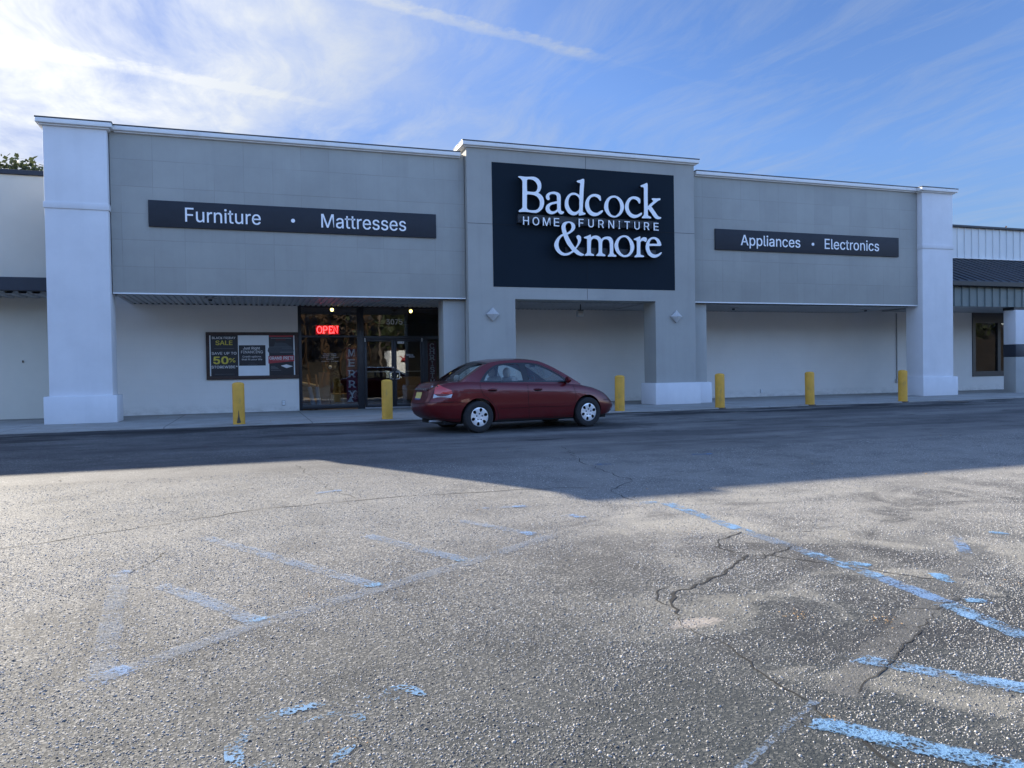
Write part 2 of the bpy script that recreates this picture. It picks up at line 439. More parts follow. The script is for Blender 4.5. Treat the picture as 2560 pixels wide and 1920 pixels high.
def brick_wall(name, col):
    m, n, b, _ = new_mat(name)
    p = n.pos(); x, y, z = n.sep(p)
    bt = n.new('ShaderNodeTexBrick', ins={'Vector': n.comb(x, z, 0.0), 'Scale': 1.0, 'Mortar Size': 0.006, 'Mortar Smooth': 0.6, 'Brick Width': 0.41, 'Row Height': 0.20, 'Color1': (1, 1, 1), 'Color2': (0.97, 0.97, 0.97), 'Mortar': (0.9, 0.9, 0.9)})
    c = n.mix(n.rng(n.noise(p, 0.7, 5.0), 0.3, 0.7), tuple(q * 0.95 for q in col), tuple(q * 1.03 for q in col))
    low = n.rng(z, 0.02, 0.28, 0.35, 0.0)
    dirty = n.math('MULTIPLY', low, n.rng(n.noise(n.mapping(p, scale=(1, 1, 2)), 3.0, 6.0, 0.7), 0.42, 0.62))
    c = n.mix(dirty, c, (0.30, 0.27, 0.23))
    # hairline step crack where the masonry moved
    c = n.mix(n.math('MULTIPLY', n.math('SUBTRACT', 1.0, n.new('ShaderNodeRGBToBW', ins={0: bt.outputs['Color']}).outputs[0]), 0.6), c, (0.25, 0.24, 0.23))
    n.put(b.inputs['Base Color'], c); b.inputs['Roughness'].default_value = 0.75
    h = n.math('ADD', n.new('ShaderNodeRGBToBW', ins={0: bt.outputs['Color']}).outputs[0], n.math('MULTIPLY', n.noise(p, 40, 3.0), 0.12))
    n.put(b.inputs['Normal'], n.bump(h, 0.5, 0.012))
    return m
M['wall'] = brick_wall('painted_block_wall', (0.74, 0.71, 0.66))

def glass(name, tint=(0.9, 0.92, 0.92), refl=1.0, dark=0.75):
    """thin pane: fresnel reflection over a tinted see-through"""
    m, n, b, out = new_mat(name); n.n.remove(b)
    tr = n.new('ShaderNodeBsdfTransparent', ins={'Color': tuple(t * dark for t in tint)})
    gl = n.new('ShaderNodeBsdfGlossy', ins={'Roughness': 0.0, 'Color': (0.95, 0.97, 1.0)})
    wav = n.bump(n.noise(n.pos(), 1.6, 2.0), 0.03, 0.05)
    n.put(gl.inputs['Normal'], wav)
    fr = n.new('ShaderNodeFresnel', ins={'IOR': 1.5}).outputs[0]
    mx = n.new('ShaderNodeMixShader', ins={0: n.math('MULTIPLY', n.math('ADD', fr, 0.045), refl, clamp=True)})
    n.l.new(tr.outputs[0], mx.inputs[1]); n.l.new(gl.outputs[0], mx.inputs[2]); n.l.new(mx.outputs[0], out.inputs[0])
    return m
M['pane'] = glass('store_glass', (0.80, 0.84, 0.84), 1.0, 0.95)
M['carglass'] = glass('car_glass', (0.86, 0.93, 0.92), 0.65, 0.97)

# ---- asphalt: chip-seal aggregate
def asphalt_nodes(n, b, paint=None):
    p = n.pos(); x, y, z = n.sep(p)
    flat = n.comb(x, y, 0.0)
    jit = n.new('ShaderNodeTexNoise', ins={'Vector': flat, 'Scale': 40.0, 'Detail': 2.0}).outputs['Color']
    pj = n.new('ShaderNodeVectorMath', operation='MULTIPLY_ADD', ins={0: jit, 1: (0.012, 0.012, 0), 2: flat}).outputs[0]
    v1 = n.new('ShaderNodeTexVoronoi', feature='F1', ins={'Vector': pj, 'Scale': 62.0})
    v2 = n.new('ShaderNodeTexVoronoi', feature='F1', ins={'Vector': pj, 'Scale': 135.0})
    r1 = n.sep(v1.outputs['Color'])[0]
    stone = n.rng(v1.outputs['Distance'], 0.40, 0.60, 1.0, 0.0, True)
    small = n.rng(v2.outputs['Distance'], 0.25, 0.6, 1.0, 0.0, True)
    big_n = n.noise(flat, 0.35, 5.0, 0.6); mid_n = n.noise(n.mapping(flat, loc=(7, 3, 0)), 1.7, 6.0, 0.62)
    scol = n.ramp(r1, [(0.0, (0.075, 0.073, 0.070)), (0.35, (0.150, 0.145, 0.135)), (0.7, (0.235, 0.225, 0.205)), (1.0, (0.42, 0.40, 0.36))])
    binder = n.mix(small, (0.040, 0.040, 0.042), (0.115, 0.112, 0.108))
    c = n.mix(stone, binder, scol)
    # dusty, stone-rich and bald binder-rich areas
    dust = n.rng(n.math('ADD', n.math('MULTIPLY', big_n, 0.6), n.math('MULTIPLY', mid_n, 0.4)), 0.40, 0.64)
    c = n.mix(n.math('MULTIPLY', dust, 0.34), c, (0.245, 0.240, 0.226))
    c = n.mix(n.rng(mid_n, 0.52, 0.36, 0.0, 0.45), c, (0.045, 0.045, 0.047))
    # bare binder between near chips; grazing sun at left painted as paler colour
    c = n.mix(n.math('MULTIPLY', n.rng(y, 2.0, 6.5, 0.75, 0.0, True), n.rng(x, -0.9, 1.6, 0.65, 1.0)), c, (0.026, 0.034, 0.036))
    c = n.mix(n.math('MULTIPLY', n.math('MULTIPLY', n.rng(y, 4.2, 7.0, 0.0, 0.42, True), n.rng(x, -2.5, 2.5, 0.35, 1.0)), n.rng(big_n, 0.35, 0.6, 0.6, 1.0)), c, (0.28, 0.274, 0.256))  # paler mid-lot band: sun grazing the stone tops, put into the colour
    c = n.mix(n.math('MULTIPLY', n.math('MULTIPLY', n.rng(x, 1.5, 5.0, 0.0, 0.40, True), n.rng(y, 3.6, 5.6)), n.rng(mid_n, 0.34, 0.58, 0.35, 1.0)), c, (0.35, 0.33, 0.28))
    # broken-up patchwork on the right: bald dark areas between pale stony ones
    pw = n.noise(n.mapping(flat, loc=(1.3, 8.2, 0), scale=(1.0, 1.25, 1)), 0.95, 5.0, 0.6, 0.8)
    pm = n.math('MULTIPLY', n.rng(x, 1.2, 3.2, 0.0, 1.0, True), n.rng(y, 7.5, 6.2, 0.0, 1.0))
    c = n.mix(n.math('MULTIPLY', pm, n.rng(pw, 0.50, 0.40, 0.0, 0.62)), c, (0.038, 0.038, 0.040))
    c = n.mix(n.math('MULTIPLY', pm, n.rng(pw, 0.53, 0.62, 0.0, 0.45)), c, (0.34, 0.32, 0.27))
    # a pale crumbled patch where the forked crack ends
    ex = n.math('DIVIDE', n.math('SUBTRACT', x, 2.30), 0.17); ey = n.math('DIVIDE', n.math('SUBTRACT', y, 3.72), 0.075)
    rr = n.math('ADD', n.math('ADD', n.math('MULTIPLY', ex, ex), n.math('MULTIPLY', ey, ey)), n.math('MULTIPLY', n.math('SUBTRACT', n.noise(flat, 14.0, 4.0), 0.5), 2.4))
    c = n.mix(n.rng(rr, 0.2, 1.3, 0.7, 0.0), c, (0.40, 0.35, 0.30))
    # the drive lane by the kerb: worn dark, with oil drips and skid-dark drag marks along it
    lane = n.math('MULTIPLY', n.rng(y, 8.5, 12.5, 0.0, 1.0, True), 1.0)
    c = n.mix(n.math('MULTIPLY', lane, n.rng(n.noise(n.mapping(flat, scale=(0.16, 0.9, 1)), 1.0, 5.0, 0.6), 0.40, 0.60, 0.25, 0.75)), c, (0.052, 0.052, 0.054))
    kerb = n.rng(y, 15.4, 17.2, 0.0, 1.0, True)
    stain = n.rng(n.noise(n.mapping(flat, loc=(2.2, 0, 0), scale=(0.42, 1.5, 1)), 1.35, 5.0, 0.65), 0.46, 0.56)
    c = n.mix(n.math('MULTIPLY', n.math('MULTIPLY', stain, kerb), 0.85), c, (0.018, 0.018, 0.020))
    for sx, sy, wx, wy, am in ((-2.3, 17.1, 2.3, 0.45, 0.9), (-4.6, 16.2, 1.6, 0.35, 0.75), (10.4, 16.9, 1.7, 0.40, 0.85), (13.4, 16.6, 1.8, 0.3, 0.7), (6.5, 14.6, 1.9, 0.8, 0.6), (0.9, 15.2, 1.1, 0.25, 0.6), (17.5, 16.4, 2.4, 0.35, 0.65)):   # oil and tyre-rubber stains by the kerb
        ex = n.math('DIVIDE', n.math('SUBTRACT', x, sx), wx); ey = n.math('DIVIDE', n.math('SUBTRACT', y, sy), wy)
        rr = n.math('ADD', n.math('ADD', n.math('MULTIPLY', ex, ex), n.math('MULTIPLY', ey, ey)), n.math('MULTIPLY', n.math('SUBTRACT', n.noise(n.mapping(flat, loc=(sx, sy, 0), scale=(0.6, 1.6, 1)), 2.6, 5.0, 0.65), 0.5), 4.0))
        c = n.mix(n.rng(rr, 0.3, 1.2, am, 0.0), c, (0.020, 0.020, 0.022))
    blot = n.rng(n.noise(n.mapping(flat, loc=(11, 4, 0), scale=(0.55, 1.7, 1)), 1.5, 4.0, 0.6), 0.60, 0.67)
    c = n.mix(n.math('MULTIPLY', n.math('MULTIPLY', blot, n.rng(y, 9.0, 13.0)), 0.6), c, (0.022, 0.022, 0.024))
    n.put(b.inputs['Base Color'], c)
    b.inputs['Roughness'].default_value = 0.80; b.inputs['Specular IOR Level'].default_value = 0.20
    h = n.math('ADD', n.math('MULTIPLY', stone, n.rng(r1, 0.0, 1.0, 0.55, 1.0)), n.math('MULTIPLY', small, 0.30))
    near = n.rng(y, 2.0, 16.0, 1.0, 0.55)
    nb = n.bump(h, 0.55, 0.0032)
    n.put(b.inputs['Normal'], nb)
    return c, stone, flat, mid_n, r1
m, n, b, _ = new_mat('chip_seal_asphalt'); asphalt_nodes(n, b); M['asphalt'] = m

def paint_mat(name, col, wear, rub=0.5, amax=0.93):
    """old road paint: missing on the stone tops and in whole patches, so the asphalt shows"""
    m, n, b, out = new_mat(name)
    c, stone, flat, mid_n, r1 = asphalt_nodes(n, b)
    patch = n.noise(n.mapping(flat, loc=(wear * 10, 3, 0)), 4.2, 6.0, 0.7)
    grain = n.noise(flat, 90.0, 3.0, 0.6)
    keep = n.math('ADD', n.math('MULTIPLY', patch, 0.85), n.math('MULTIPLY', grain, 0.30))
    keep = n.math('ADD', keep, n.math('MULTIPLY', stone, -0.12 * rub))
    ed = n.new('ShaderNodeAttribute', attribute_name='edge', attribute_type='GEOMETRY').outputs['Fac']
    keep = n.math('SUBTRACT', keep, n.math('MULTIPLY', n.rng(ed, 0.0, 0.30, 1.0, 0.0), 0.10))
    a = n.rng(keep, wear, wear + 0.12, 0.0, 1.0)
    a = n.math('MULTIPLY', a, amax)
    pc = n.mix(n.rng(patch, 0.3, 0.7), tuple(q * 0.8 for q in col), col)
    n.put(b.inputs['Base Color'], pc)
    tr = n.new('ShaderNodeBsdfTransparent')
    mx = n.new('ShaderNodeMixShader', ins={0: a}); n.l.new(tr.outputs[0], mx.inputs[1]); n.l.new(b.outputs[0], mx.inputs[2])
    n.l.new(mx.outputs[0], out.inputs[0])
    return m
M['blue1'] = paint_mat('blue_road_paint', (0.175, 0.305, 0.475), 0.495)
M['blue2'] = paint_mat('worn_blue_road_paint', (0.18, 0.30, 0.50), 0.48, 0.5, 0.7)
M['blue3'] = paint_mat('ghost_blue_road_paint', (0.25, 0.35, 0.50), 0.45, 1.0, 0.36)
M['blue0'] = paint_mat('fresh_blue_road_paint', (0.165, 0.315, 0.50), 0.465, 0.7, 0.85)
M['blue_s'] = paint_mat('worn_symbol_paint', (0.165, 0.31, 0.49), 0.475, 1.2, 0.80)
M['ghost'] = paint_mat('ghost_white_road_paint', (0.29, 0.34, 0.41), 0.44, 0.8, 0.26)
M['crack'] = mat('open_crack', (0.012, 0.012, 0.012), 0.95, 0.3, 30)
M['slurry'] = paint_mat('smooth_slurry_patch', (0.19, 0.188, 0.178), 0.44, 0.3, 0.5)
m, n, b, _ = new_mat('concrete_walk')
p = n.pos(); x, y, z = n.sep(p)
c = n.mix(n.rng(n.noise(p, 1.1, 6.0, 0.65), 0.3, 0.7), (0.27, 0.255, 0.225), (0.38, 0.365, 0.33))
c = n.mix(n.rng(n.noise(n.mapping(p, loc=(4, 4, 0)), 3.5, 6.0, 0.7), 0.56, 0.70, 0.0, 0.55), c, (0.13, 0.12, 0.105))
fx = n.math('FRACT', n.math('DIVIDE', n.math('ADD', x, 203.1), 3.05)); jx = n.rng(n.math('MINIMUM', fx, n.math('SUBTRACT', 1.0, fx)), 0.0015, 0.004, 1.0, 0.0)
c = n.mix(n.math('MULTIPLY', jx, 0.75), c, (0.05, 0.045, 0.04))
wet = n.math('MULTIPLY', n.rng(y, 22.2, 23.55, 0.0, 0.75), n.rng(n.noise(n.mapping(p, scale=(0.5, 1.4, 1)), 1.5, 5.0, 0.65), 0.44, 0.6))  # patchily darker towards the rear wall
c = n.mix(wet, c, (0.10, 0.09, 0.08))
n.put(b.inputs['Base Color'], c); b.inputs['Roughness'].default_value = 0.85
n.put(b.inputs['Normal'], n.bump(n.noise(p, 70, 4.0, 0.6), 0.25, 0.004)); M['walk'] = m

m, n, b, _ = new_mat('stone_chips')
tone = n.new('ShaderNodeAttribute', attribute_name='tone', attribute_type='GEOMETRY').outputs['Fac']
c = n.ramp(tone, [(0.0, (0.06, 0.058, 0.055)), (0.30, (0.17, 0.165, 0.155)), (0.50, (0.29, 0.28, 0.262)), (0.75, (0.43, 0.415, 0.385)), (1.0, (0.56, 0.54, 0.50))])
n.put(b.inputs['Base Color'], n.mix(n.rng(n.noise(n.pos(), 300.0, 2.0), 0.3, 0.7, 0.0, 0.3), c, (0.10, 0.095, 0.09)))
pt_ = n.new('ShaderNodeAttribute', attribute_name='paint', attribute_type='GEOMETRY').outputs['Fac']
n.put(b.inputs['Base Color'], n.mix(pt_, n.mix(n.rng(n.noise(n.pos(), 300.0, 2.0), 0.3, 0.7, 0.0, 0.25), c, (0.10, 0.095, 0.09)), (0.22, 0.36, 0.62)))
b.inputs['Roughness'].default_value = 0.8; b.inputs['Specular IOR Level'].default_value = 0.22; M['chips'] = m
LOGO_GLYPHS = [
  ('B', [[(7.059,6.429,1),(7.08,6.45),(7.161,6.454),(7.28,6.448),(7.399,6.457),(7.519,6.465),(7.613,6.441),(7.69,6.382),(7.736,6.297),(7.743,6.217),(7.724,6.127),(7.684,6.061),(7.645,6.025,1),(7.726,5.983),(7.794,5.898),(7.82,5.795),(7.808,5.682),(7.763,5.591),(7.693,5.523),(7.615,5.478),(7.537,5.465),(7.434,5.468),(7.332,5.476),(7.213,5.478),(7.081,5.464),(7.064,5.479),(7.078,5.515),(7.129,5.546),(7.168,5.591),(7.175,5.656),(7.178,5.855),(7.183,6.174),(7.184,6.302),(7.164,6.356),(7.118,6.397),(7.067,6.422)],[(7.334,6.371),(7.381,6.386),(7.483,6.375),(7.568,6.326),(7.619,6.249),(7.628,6.186),(7.612,6.104),(7.564,6.053),(7.521,6.044),(7.41,6.044),(7.318,6.051,1),(7.315,6.183),(7.318,6.334)],[(7.314,5.951),(7.349,5.967),(7.443,5.966),(7.554,5.945),(7.63,5.897),(7.681,5.819),(7.692,5.74),(7.678,5.65),(7.625,5.575),(7.556,5.541),(7.453,5.533),(7.367,5.538),(7.321,5.564),(7.304,5.615),(7.309,5.783),(7.311,5.919)]]),
  ('a', [[(7.872,5.927),(7.891,5.984),(7.952,6.044),(8.048,6.078),(8.153,6.087),(8.241,6.069),(8.301,6.024),(8.322,5.952),(8.322,5.839),(8.318,5.693),(8.323,5.595),(8.347,5.556),(8.408,5.543),(8.416,5.519),(8.389,5.485),(8.336,5.465),(8.284,5.476),(8.245,5.51),(8.222,5.533,1),(8.17,5.498),(8.1,5.463),(8.021,5.452),(7.943,5.471),(7.888,5.516),(7.863,5.58),(7.872,5.653),(7.921,5.72),(8.009,5.773),(8.114,5.803),(8.206,5.826,1),(8.207,5.913),(8.195,5.977),(8.152,6.011),(8.082,6.019),(8.012,5.999),(7.979,5.957),(7.981,5.917),(7.991,5.885),(7.971,5.848),(7.932,5.841),(7.889,5.871)],[(8.205,5.759,1),(8.113,5.742),(8.034,5.71),(7.985,5.659),(7.982,5.602),(8.014,5.551),(8.075,5.532),(8.145,5.55),(8.202,5.597),(8.21,5.671)]]),
  ('d', [[(8.819,6.411),(8.829,6.436),(8.865,6.45),(8.936,6.471),(9.008,6.505),(9.044,6.495),(9.054,6.45),(9.046,6.356),(9.03,6.174),(9.019,6.01),(9.005,5.804),(8.993,5.64),(8.992,5.574),(9.03,5.551),(9.074,5.533),(9.076,5.513),(9.047,5.491),(8.957,5.47),(8.885,5.456),(8.867,5.47),(8.867,5.533,1),(8.814,5.487),(8.734,5.457),(8.645,5.459),(8.557,5.503),(8.487,5.589),(8.449,5.677),(8.442,5.766),(8.456,5.856),(8.493,5.947),(8.556,6.024),(8.637,6.076),(8.726,6.093),(8.814,6.08),(8.898,6.036,1),(8.907,6.167),(8.915,6.266),(8.924,6.356),(8.904,6.381),(8.846,6.39)],[(8.716,6.033),(8.787,6.025),(8.848,5.984),(8.89,5.921),(8.89,5.798),(8.887,5.675),(8.861,5.608),(8.797,5.56),(8.735,5.549),(8.664,5.578),(8.603,5.644),(8.565,5.723),(8.553,5.812),(8.565,5.894),(8.608,5.978),(8.662,6.02)]]),
  ('c', [[(9.069,5.775),(9.084,5.866),(9.135,5.959),(9.208,6.037),(9.299,6.083),(9.398,6.096),(9.489,6.082),(9.552,6.049),(9.562,6.0),(9.57,5.934),(9.55,5.91),(9.523,5.923),(9.478,5.974),(9.415,6.012),(9.334,6.02),(9.261,5.987),(9.206,5.914),(9.188,5.822),(9.199,5.733),(9.238,5.644),(9.3,5.586),(9.39,5.56),(9.472,5.574),(9.555,5.628),(9.61,5.645),(9.626,5.631),(9.609,5.589),(9.535,5.527),(9.444,5.48),(9.344,5.462),(9.244,5.48),(9.155,5.541),(9.094,5.637),(9.071,5.709)]]),
  ('o', [[(9.662,5.749),(9.677,5.841),(9.733,5.943),(9.807,6.022),(9.891,6.068),(9.983,6.084),(10.045,6.079),(10.128,6.05),(10.21,5.988),(10.274,5.891),(10.297,5.793),(10.28,5.691),(10.223,5.588),(10.138,5.509),(10.036,5.463),(9.955,5.453),(9.864,5.469),(9.773,5.523),(9.701,5.61),(9.665,5.691)],[(9.964,6.025),(9.88,5.993),(9.824,5.923),(9.796,5.839),(9.792,5.756),(9.811,5.657),(9.856,5.568),(9.919,5.513),(9.993,5.502),(10.036,5.514),(10.111,5.575),(10.163,5.66),(10.179,5.761),(10.162,5.869),(10.112,5.958),(10.044,6.016)]]),
  ('c', [[(10.328,5.777),(10.343,5.87),(10.396,5.965),(10.462,6.04),(10.556,6.087),(10.65,6.099),(10.744,6.085),(10.814,6.047),(10.828,5.997),(10.825,5.93),(10.803,5.897),(10.774,5.91),(10.738,5.963),(10.677,6.006),(10.593,6.022),(10.527,5.989),(10.469,5.91),(10.449,5.817),(10.457,5.726),(10.503,5.636),(10.577,5.581),(10.661,5.564),(10.746,5.581),(10.822,5.623),(10.865,5.639),(10.881,5.621),(10.864,5.578),(10.793,5.524),(10.707,5.485),(10.604,5.469),(10.501,5.493),(10.408,5.564),(10.349,5.661),(10.33,5.719)]]),
  ('k', [[(10.845,6.41),(10.862,6.436),(10.967,6.477),(11.038,6.515),(11.067,6.5),(11.075,6.433),(11.072,6.179),(11.072,5.832,1),(11.149,5.905),(11.231,5.969),(11.25,6.004),(11.208,6.035),(11.206,6.065),(11.237,6.077),(11.361,6.082),(11.467,6.09),(11.496,6.072),(11.481,6.042),(11.408,6.008),(11.341,5.958),(11.263,5.899),(11.191,5.831,1),(11.261,5.75),(11.336,5.653),(11.402,5.571),(11.46,5.544),(11.503,5.534),(11.507,5.508),(11.478,5.486),(11.401,5.476),(11.324,5.491),(11.258,5.547),(11.174,5.653),(11.094,5.746,1),(11.073,5.732,1),(11.072,5.631),(11.077,5.572),(11.115,5.549),(11.167,5.53),(11.177,5.505),(11.148,5.484),(11.019,5.485),(10.896,5.477),(10.868,5.494),(10.887,5.521),(10.93,5.565),(10.945,5.625),(10.948,5.835),(10.948,6.172),(10.948,6.341),(10.928,6.382),(10.861,6.386)]]),
  ('&', [[(8.331,5.109),(8.354,5.183),(8.417,5.242),(8.505,5.271),(8.594,5.273),(8.682,5.247),(8.735,5.2),(8.754,5.136),(8.733,5.061),(8.669,4.993),(8.589,4.937),(8.516,4.903,1),(8.56,4.809),(8.621,4.705),(8.681,4.618),(8.738,4.545,1),(8.779,4.597),(8.816,4.664),(8.83,4.73),(8.817,4.778),(8.787,4.826),(8.788,4.867),(8.828,4.897),(8.873,4.899),(8.917,4.864),(8.932,4.816),(8.92,4.733),(8.878,4.65),(8.823,4.574),(8.776,4.513,1),(8.831,4.468),(8.901,4.413),(8.972,4.382),(9.011,4.363),(9.003,4.338),(8.953,4.32),(8.882,4.322),(8.793,4.352),(8.731,4.395),(8.687,4.42,1),(8.615,4.37),(8.526,4.323),(8.42,4.307),(8.306,4.323),(8.21,4.385),(8.141,4.468),(8.106,4.564),(8.116,4.653),(8.163,4.744),(8.235,4.828),(8.297,4.88),(8.369,4.917,1),(8.343,5.012)],[(8.496,4.951,1),(8.563,4.993),(8.617,5.048),(8.64,5.114),(8.632,5.179),(8.602,5.223),(8.554,5.237),(8.496,5.209),(8.46,5.155),(8.457,5.082),(8.475,5.009)],[(8.385,4.867,1),(8.322,4.82),(8.268,4.749),(8.241,4.666),(8.238,4.585),(8.26,4.497),(8.316,4.425),(8.395,4.383),(8.474,4.378),(8.563,4.405),(8.648,4.453,1),(8.583,4.533),(8.496,4.635),(8.436,4.747)]]),
  ('m', [[(9.018,4.836),(9.042,4.861),(9.16,4.903),(9.219,4.934),(9.232,4.91),(9.236,4.854,1),(9.304,4.896),(9.386,4.912),(9.468,4.899),(9.531,4.856),(9.56,4.814,1),(9.613,4.855),(9.677,4.887),(9.76,4.899),(9.836,4.893),(9.89,4.857),(9.926,4.801),(9.937,4.718),(9.936,4.485),(9.957,4.402),(10.026,4.367),(10.03,4.342),(10.007,4.325),(9.873,4.329),(9.779,4.322),(9.756,4.342),(9.775,4.364),(9.812,4.402),(9.824,4.478),(9.825,4.635),(9.817,4.735),(9.772,4.802),(9.69,4.823),(9.621,4.789),(9.591,4.718),(9.583,4.593),(9.581,4.469),(9.597,4.412),(9.66,4.381),(9.683,4.357),(9.664,4.329),(9.55,4.332),(9.414,4.331),(9.388,4.347),(9.414,4.372),(9.46,4.424),(9.472,4.49),(9.474,4.631),(9.467,4.73),(9.43,4.794),(9.358,4.824),(9.289,4.809),(9.243,4.746),(9.232,4.622),(9.227,4.457),(9.243,4.4),(9.31,4.377),(9.325,4.353),(9.305,4.329),(9.178,4.332),(9.057,4.324),(9.033,4.343),(9.053,4.365),(9.099,4.411),(9.111,4.494),(9.113,4.659),(9.111,4.79),(9.087,4.81),(9.042,4.816)]]),
  ('o', [[(9.975,4.62),(9.985,4.711),(10.038,4.813),(10.122,4.9),(10.225,4.946),(10.318,4.954),(10.411,4.933),(10.504,4.865),(10.577,4.767),(10.611,4.66),(10.598,4.558),(10.545,4.456),(10.468,4.378),(10.384,4.337),(10.281,4.325),(10.17,4.351),(10.069,4.423),(10.006,4.512)],[(10.28,4.902),(10.196,4.874),(10.13,4.8),(10.099,4.707),(10.098,4.624),(10.126,4.525),(10.18,4.443),(10.254,4.391),(10.319,4.383),(10.394,4.409),(10.461,4.486),(10.485,4.579),(10.477,4.68),(10.437,4.796),(10.382,4.869),(10.327,4.898)]]),
  ('r', [[(10.597,4.852),(10.621,4.872),(10.72,4.912),(10.796,4.946),(10.815,4.928),(10.816,4.848,1),(10.871,4.905),(10.938,4.926),(11.004,4.915),(11.03,4.869),(11.014,4.818),(10.974,4.787),(10.936,4.811),(10.88,4.821),(10.832,4.794),(10.814,4.734),(10.81,4.473),(10.826,4.415),(10.911,4.388),(10.928,4.372),(10.911,4.346),(10.759,4.341),(10.637,4.331),(10.613,4.349),(10.637,4.375),(10.68,4.418),(10.693,4.478),(10.696,4.68),(10.692,4.806),(10.663,4.825),(10.611,4.836)]]),
  ('e', [[(10.983,4.639),(10.997,4.724),(11.041,4.819),(11.118,4.898),(11.214,4.94),(11.31,4.94),(11.405,4.901),(11.471,4.819),(11.501,4.735),(11.494,4.705),(11.45,4.69),(11.297,4.686),(11.101,4.678,1),(11.109,4.593),(11.151,4.502),(11.217,4.449),(11.303,4.43),(11.389,4.45),(11.467,4.495),(11.505,4.507),(11.512,4.488),(11.476,4.436),(11.408,4.383),(11.321,4.348),(11.225,4.339),(11.13,4.37),(11.045,4.447),(10.999,4.539)],[(11.111,4.741,1),(11.126,4.805),(11.175,4.867),(11.232,4.886),(11.299,4.871),(11.346,4.822),(11.367,4.751,1),(11.24,4.746)]])]
# ------------------------------------------------------------------ ground
def zg(y):                                # the lot falls away from the store towards the viewer
    return -0.414 + 0.02158 * y if y > 0 else -0.414
bm = bmesh.new()
ys = [-420, -60, -20, -8, 0, 4, 8, 12, 15, 17.4, 17.83, 60, 600]; xs = [-500, -60, -20, 0, 10, 20, 40, 90, 500]
g = [[bm.verts.new((x, y, zg(min(y, 17.83)) if y < 50 else -0.03)) for x in xs] for y in ys]
for j in range(len(ys) - 1):
    for i in range(len(xs) - 1): bm.faces.new((g[j][i], g[j][i + 1], g[j + 1][i + 1], g[j + 1][i]))
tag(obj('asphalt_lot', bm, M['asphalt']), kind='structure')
# sidewalk with a low, slightly ragged kerb
bm = bmesh.new()
N = 260; x0, x1 = -40.0, 60.0; rows = []
for i in range(N + 1):
    x = x0 + (x1 - x0) * i / N
    k = 17.80 + 0.02 * math.sin(x * 1.7) + random.uniform(-0.02, 0.02)
    rows.append([bm.verts.new(q) for q in ((x, k - 0.03, -0.16), (x, k - 0.01, -0.012), (x, k + 0.03, 0.0), (x, 23.9, 0.0))])
for a, b2 in zip(rows, rows[1:]):
    for k in range(3): bm.faces.new((a[k], b2[k], b2[k + 1], a[k + 1]))
tag(obj('sidewalk', bm, M['walk'], smooth=40), kind='structure')

# ---- cracks: jagged open gaps lying on the asphalt
def jag(pts, amp, step):
    out = []
    for a, b2 in zip(pts, pts[1:]):
        a, b2 = Vector(a), Vector(b2); L = (b2 - a).length; k = max(1, int(L / step)); nv = Vector((-(b2 - a).y, (b2 - a).x)).normalized()
        for i in range(k):
            t = i / k; out.append(a.lerp(b2, t) + nv * (random.uniform(-amp, amp) if i else 0))
    out.append(Vector(pts[-1])); return out
def crack(bm, pts, w, amp=0.018, step=0.05):
    q = jag(pts, amp, step); L = []; w *= 1.0 if pts[0][1] < 7 else 0.5
    crack.rects += [(a, b2, w * 0.5 + 0.004) for a, b2 in zip(q, q[1:])]
    for i, p in enumerate(q):
        d = (q[min(i + 1, len(q) - 1)] - q[max(i - 1, 0)]).normalized(); nv = Vector((-d.y, d.x))
        ww = w * random.uniform(0.35, 1.25) * 0.5
        if i in (0, len(q) - 1): ww *= 0.15
        z = zg(p.y) + 0.0025
        L.append((bm.verts.new((p.x + nv.x * ww, p.y + nv.y * ww, z)), bm.verts.new((p.x - nv.x * ww, p.y - nv.y * ww, z))))
    for a, b2 in zip(L, L[1:]): bm.faces.new((a[1], b2[1], b2[0], a[0]))
crack.rects = []
bm = bmesh.new()
crack(bm, [(2.24, 2.70), (2.22, 2.85), (2.23, 3.03), (2.26, 3.22), (2.28, 3.43)], 0.010)
crack(bm, [(2.28, 3.43), (2.21, 3.71), (2.29, 3.84)], 0.007)
crack(bm, [(2.29, 3.84), (2.33, 4.00), (2.45, 4.21), (2.65, 4.29), (2.96, 4.45), (3.21, 4.66), (3.46, 4.84)], 0.022, 0.022)
crack(bm, [(3.46, 4.84), (3.37, 5.06), (3.49, 5.28), (3.86, 5.49)], 0.016)
crack(bm, [(2.33, 4.0), (2.30, 4.14), (2.42, 4.32), (2.52, 4.36)], 0.010)
crack(bm, [(3.46, 4.84), (3.55, 4.77), (3.98, 4.94)], 0.012)
crack(bm, [(3.42, 4.70), (3.52, 4.72), (3.60, 4.86)], 0.009)
crack(bm, [(2.25, 2.69), (2.20, 2.57), (2.18, 2.49), (2.24, 2.44), (2.20, 2.35), (2.18, 2.27), (2.20, 2.05)], 0.015)
crack(bm, [(3.68, 3.39), (3.10, 3.05), (2.49, 2.70)], 0.008)
crack(bm, [(3.59, 4.79), (3.84, 4.43), (4.24, 3.86)], 0.011)
crack(bm, [(4.05, 3.55), (3.74, 3.43), (3.60, 3.50)], 0.010)
crack(bm, [(4.3, 5.3), (4.42, 5.27)], 0.02)
crack(bm, [(-3.4, 6.4), (-1.78, 7.11), (-0.80, 7.55), (-0.01, 7.96), (1.27, 8.12), (2.70, 8.08), (3.65, 7.9)], 0.016, 0.03, 0.12)
crack(bm, [(-3.0, 7.0), (-1.2, 7.62), (-0.3, 7.83)], 0.008, 0.03, 0.12)
crack(bm, [(0.55, 11.09), (0.68, 9.84), (0.83, 8.81), (1.0, 8.15)], 0.014, 0.04, 0.12)
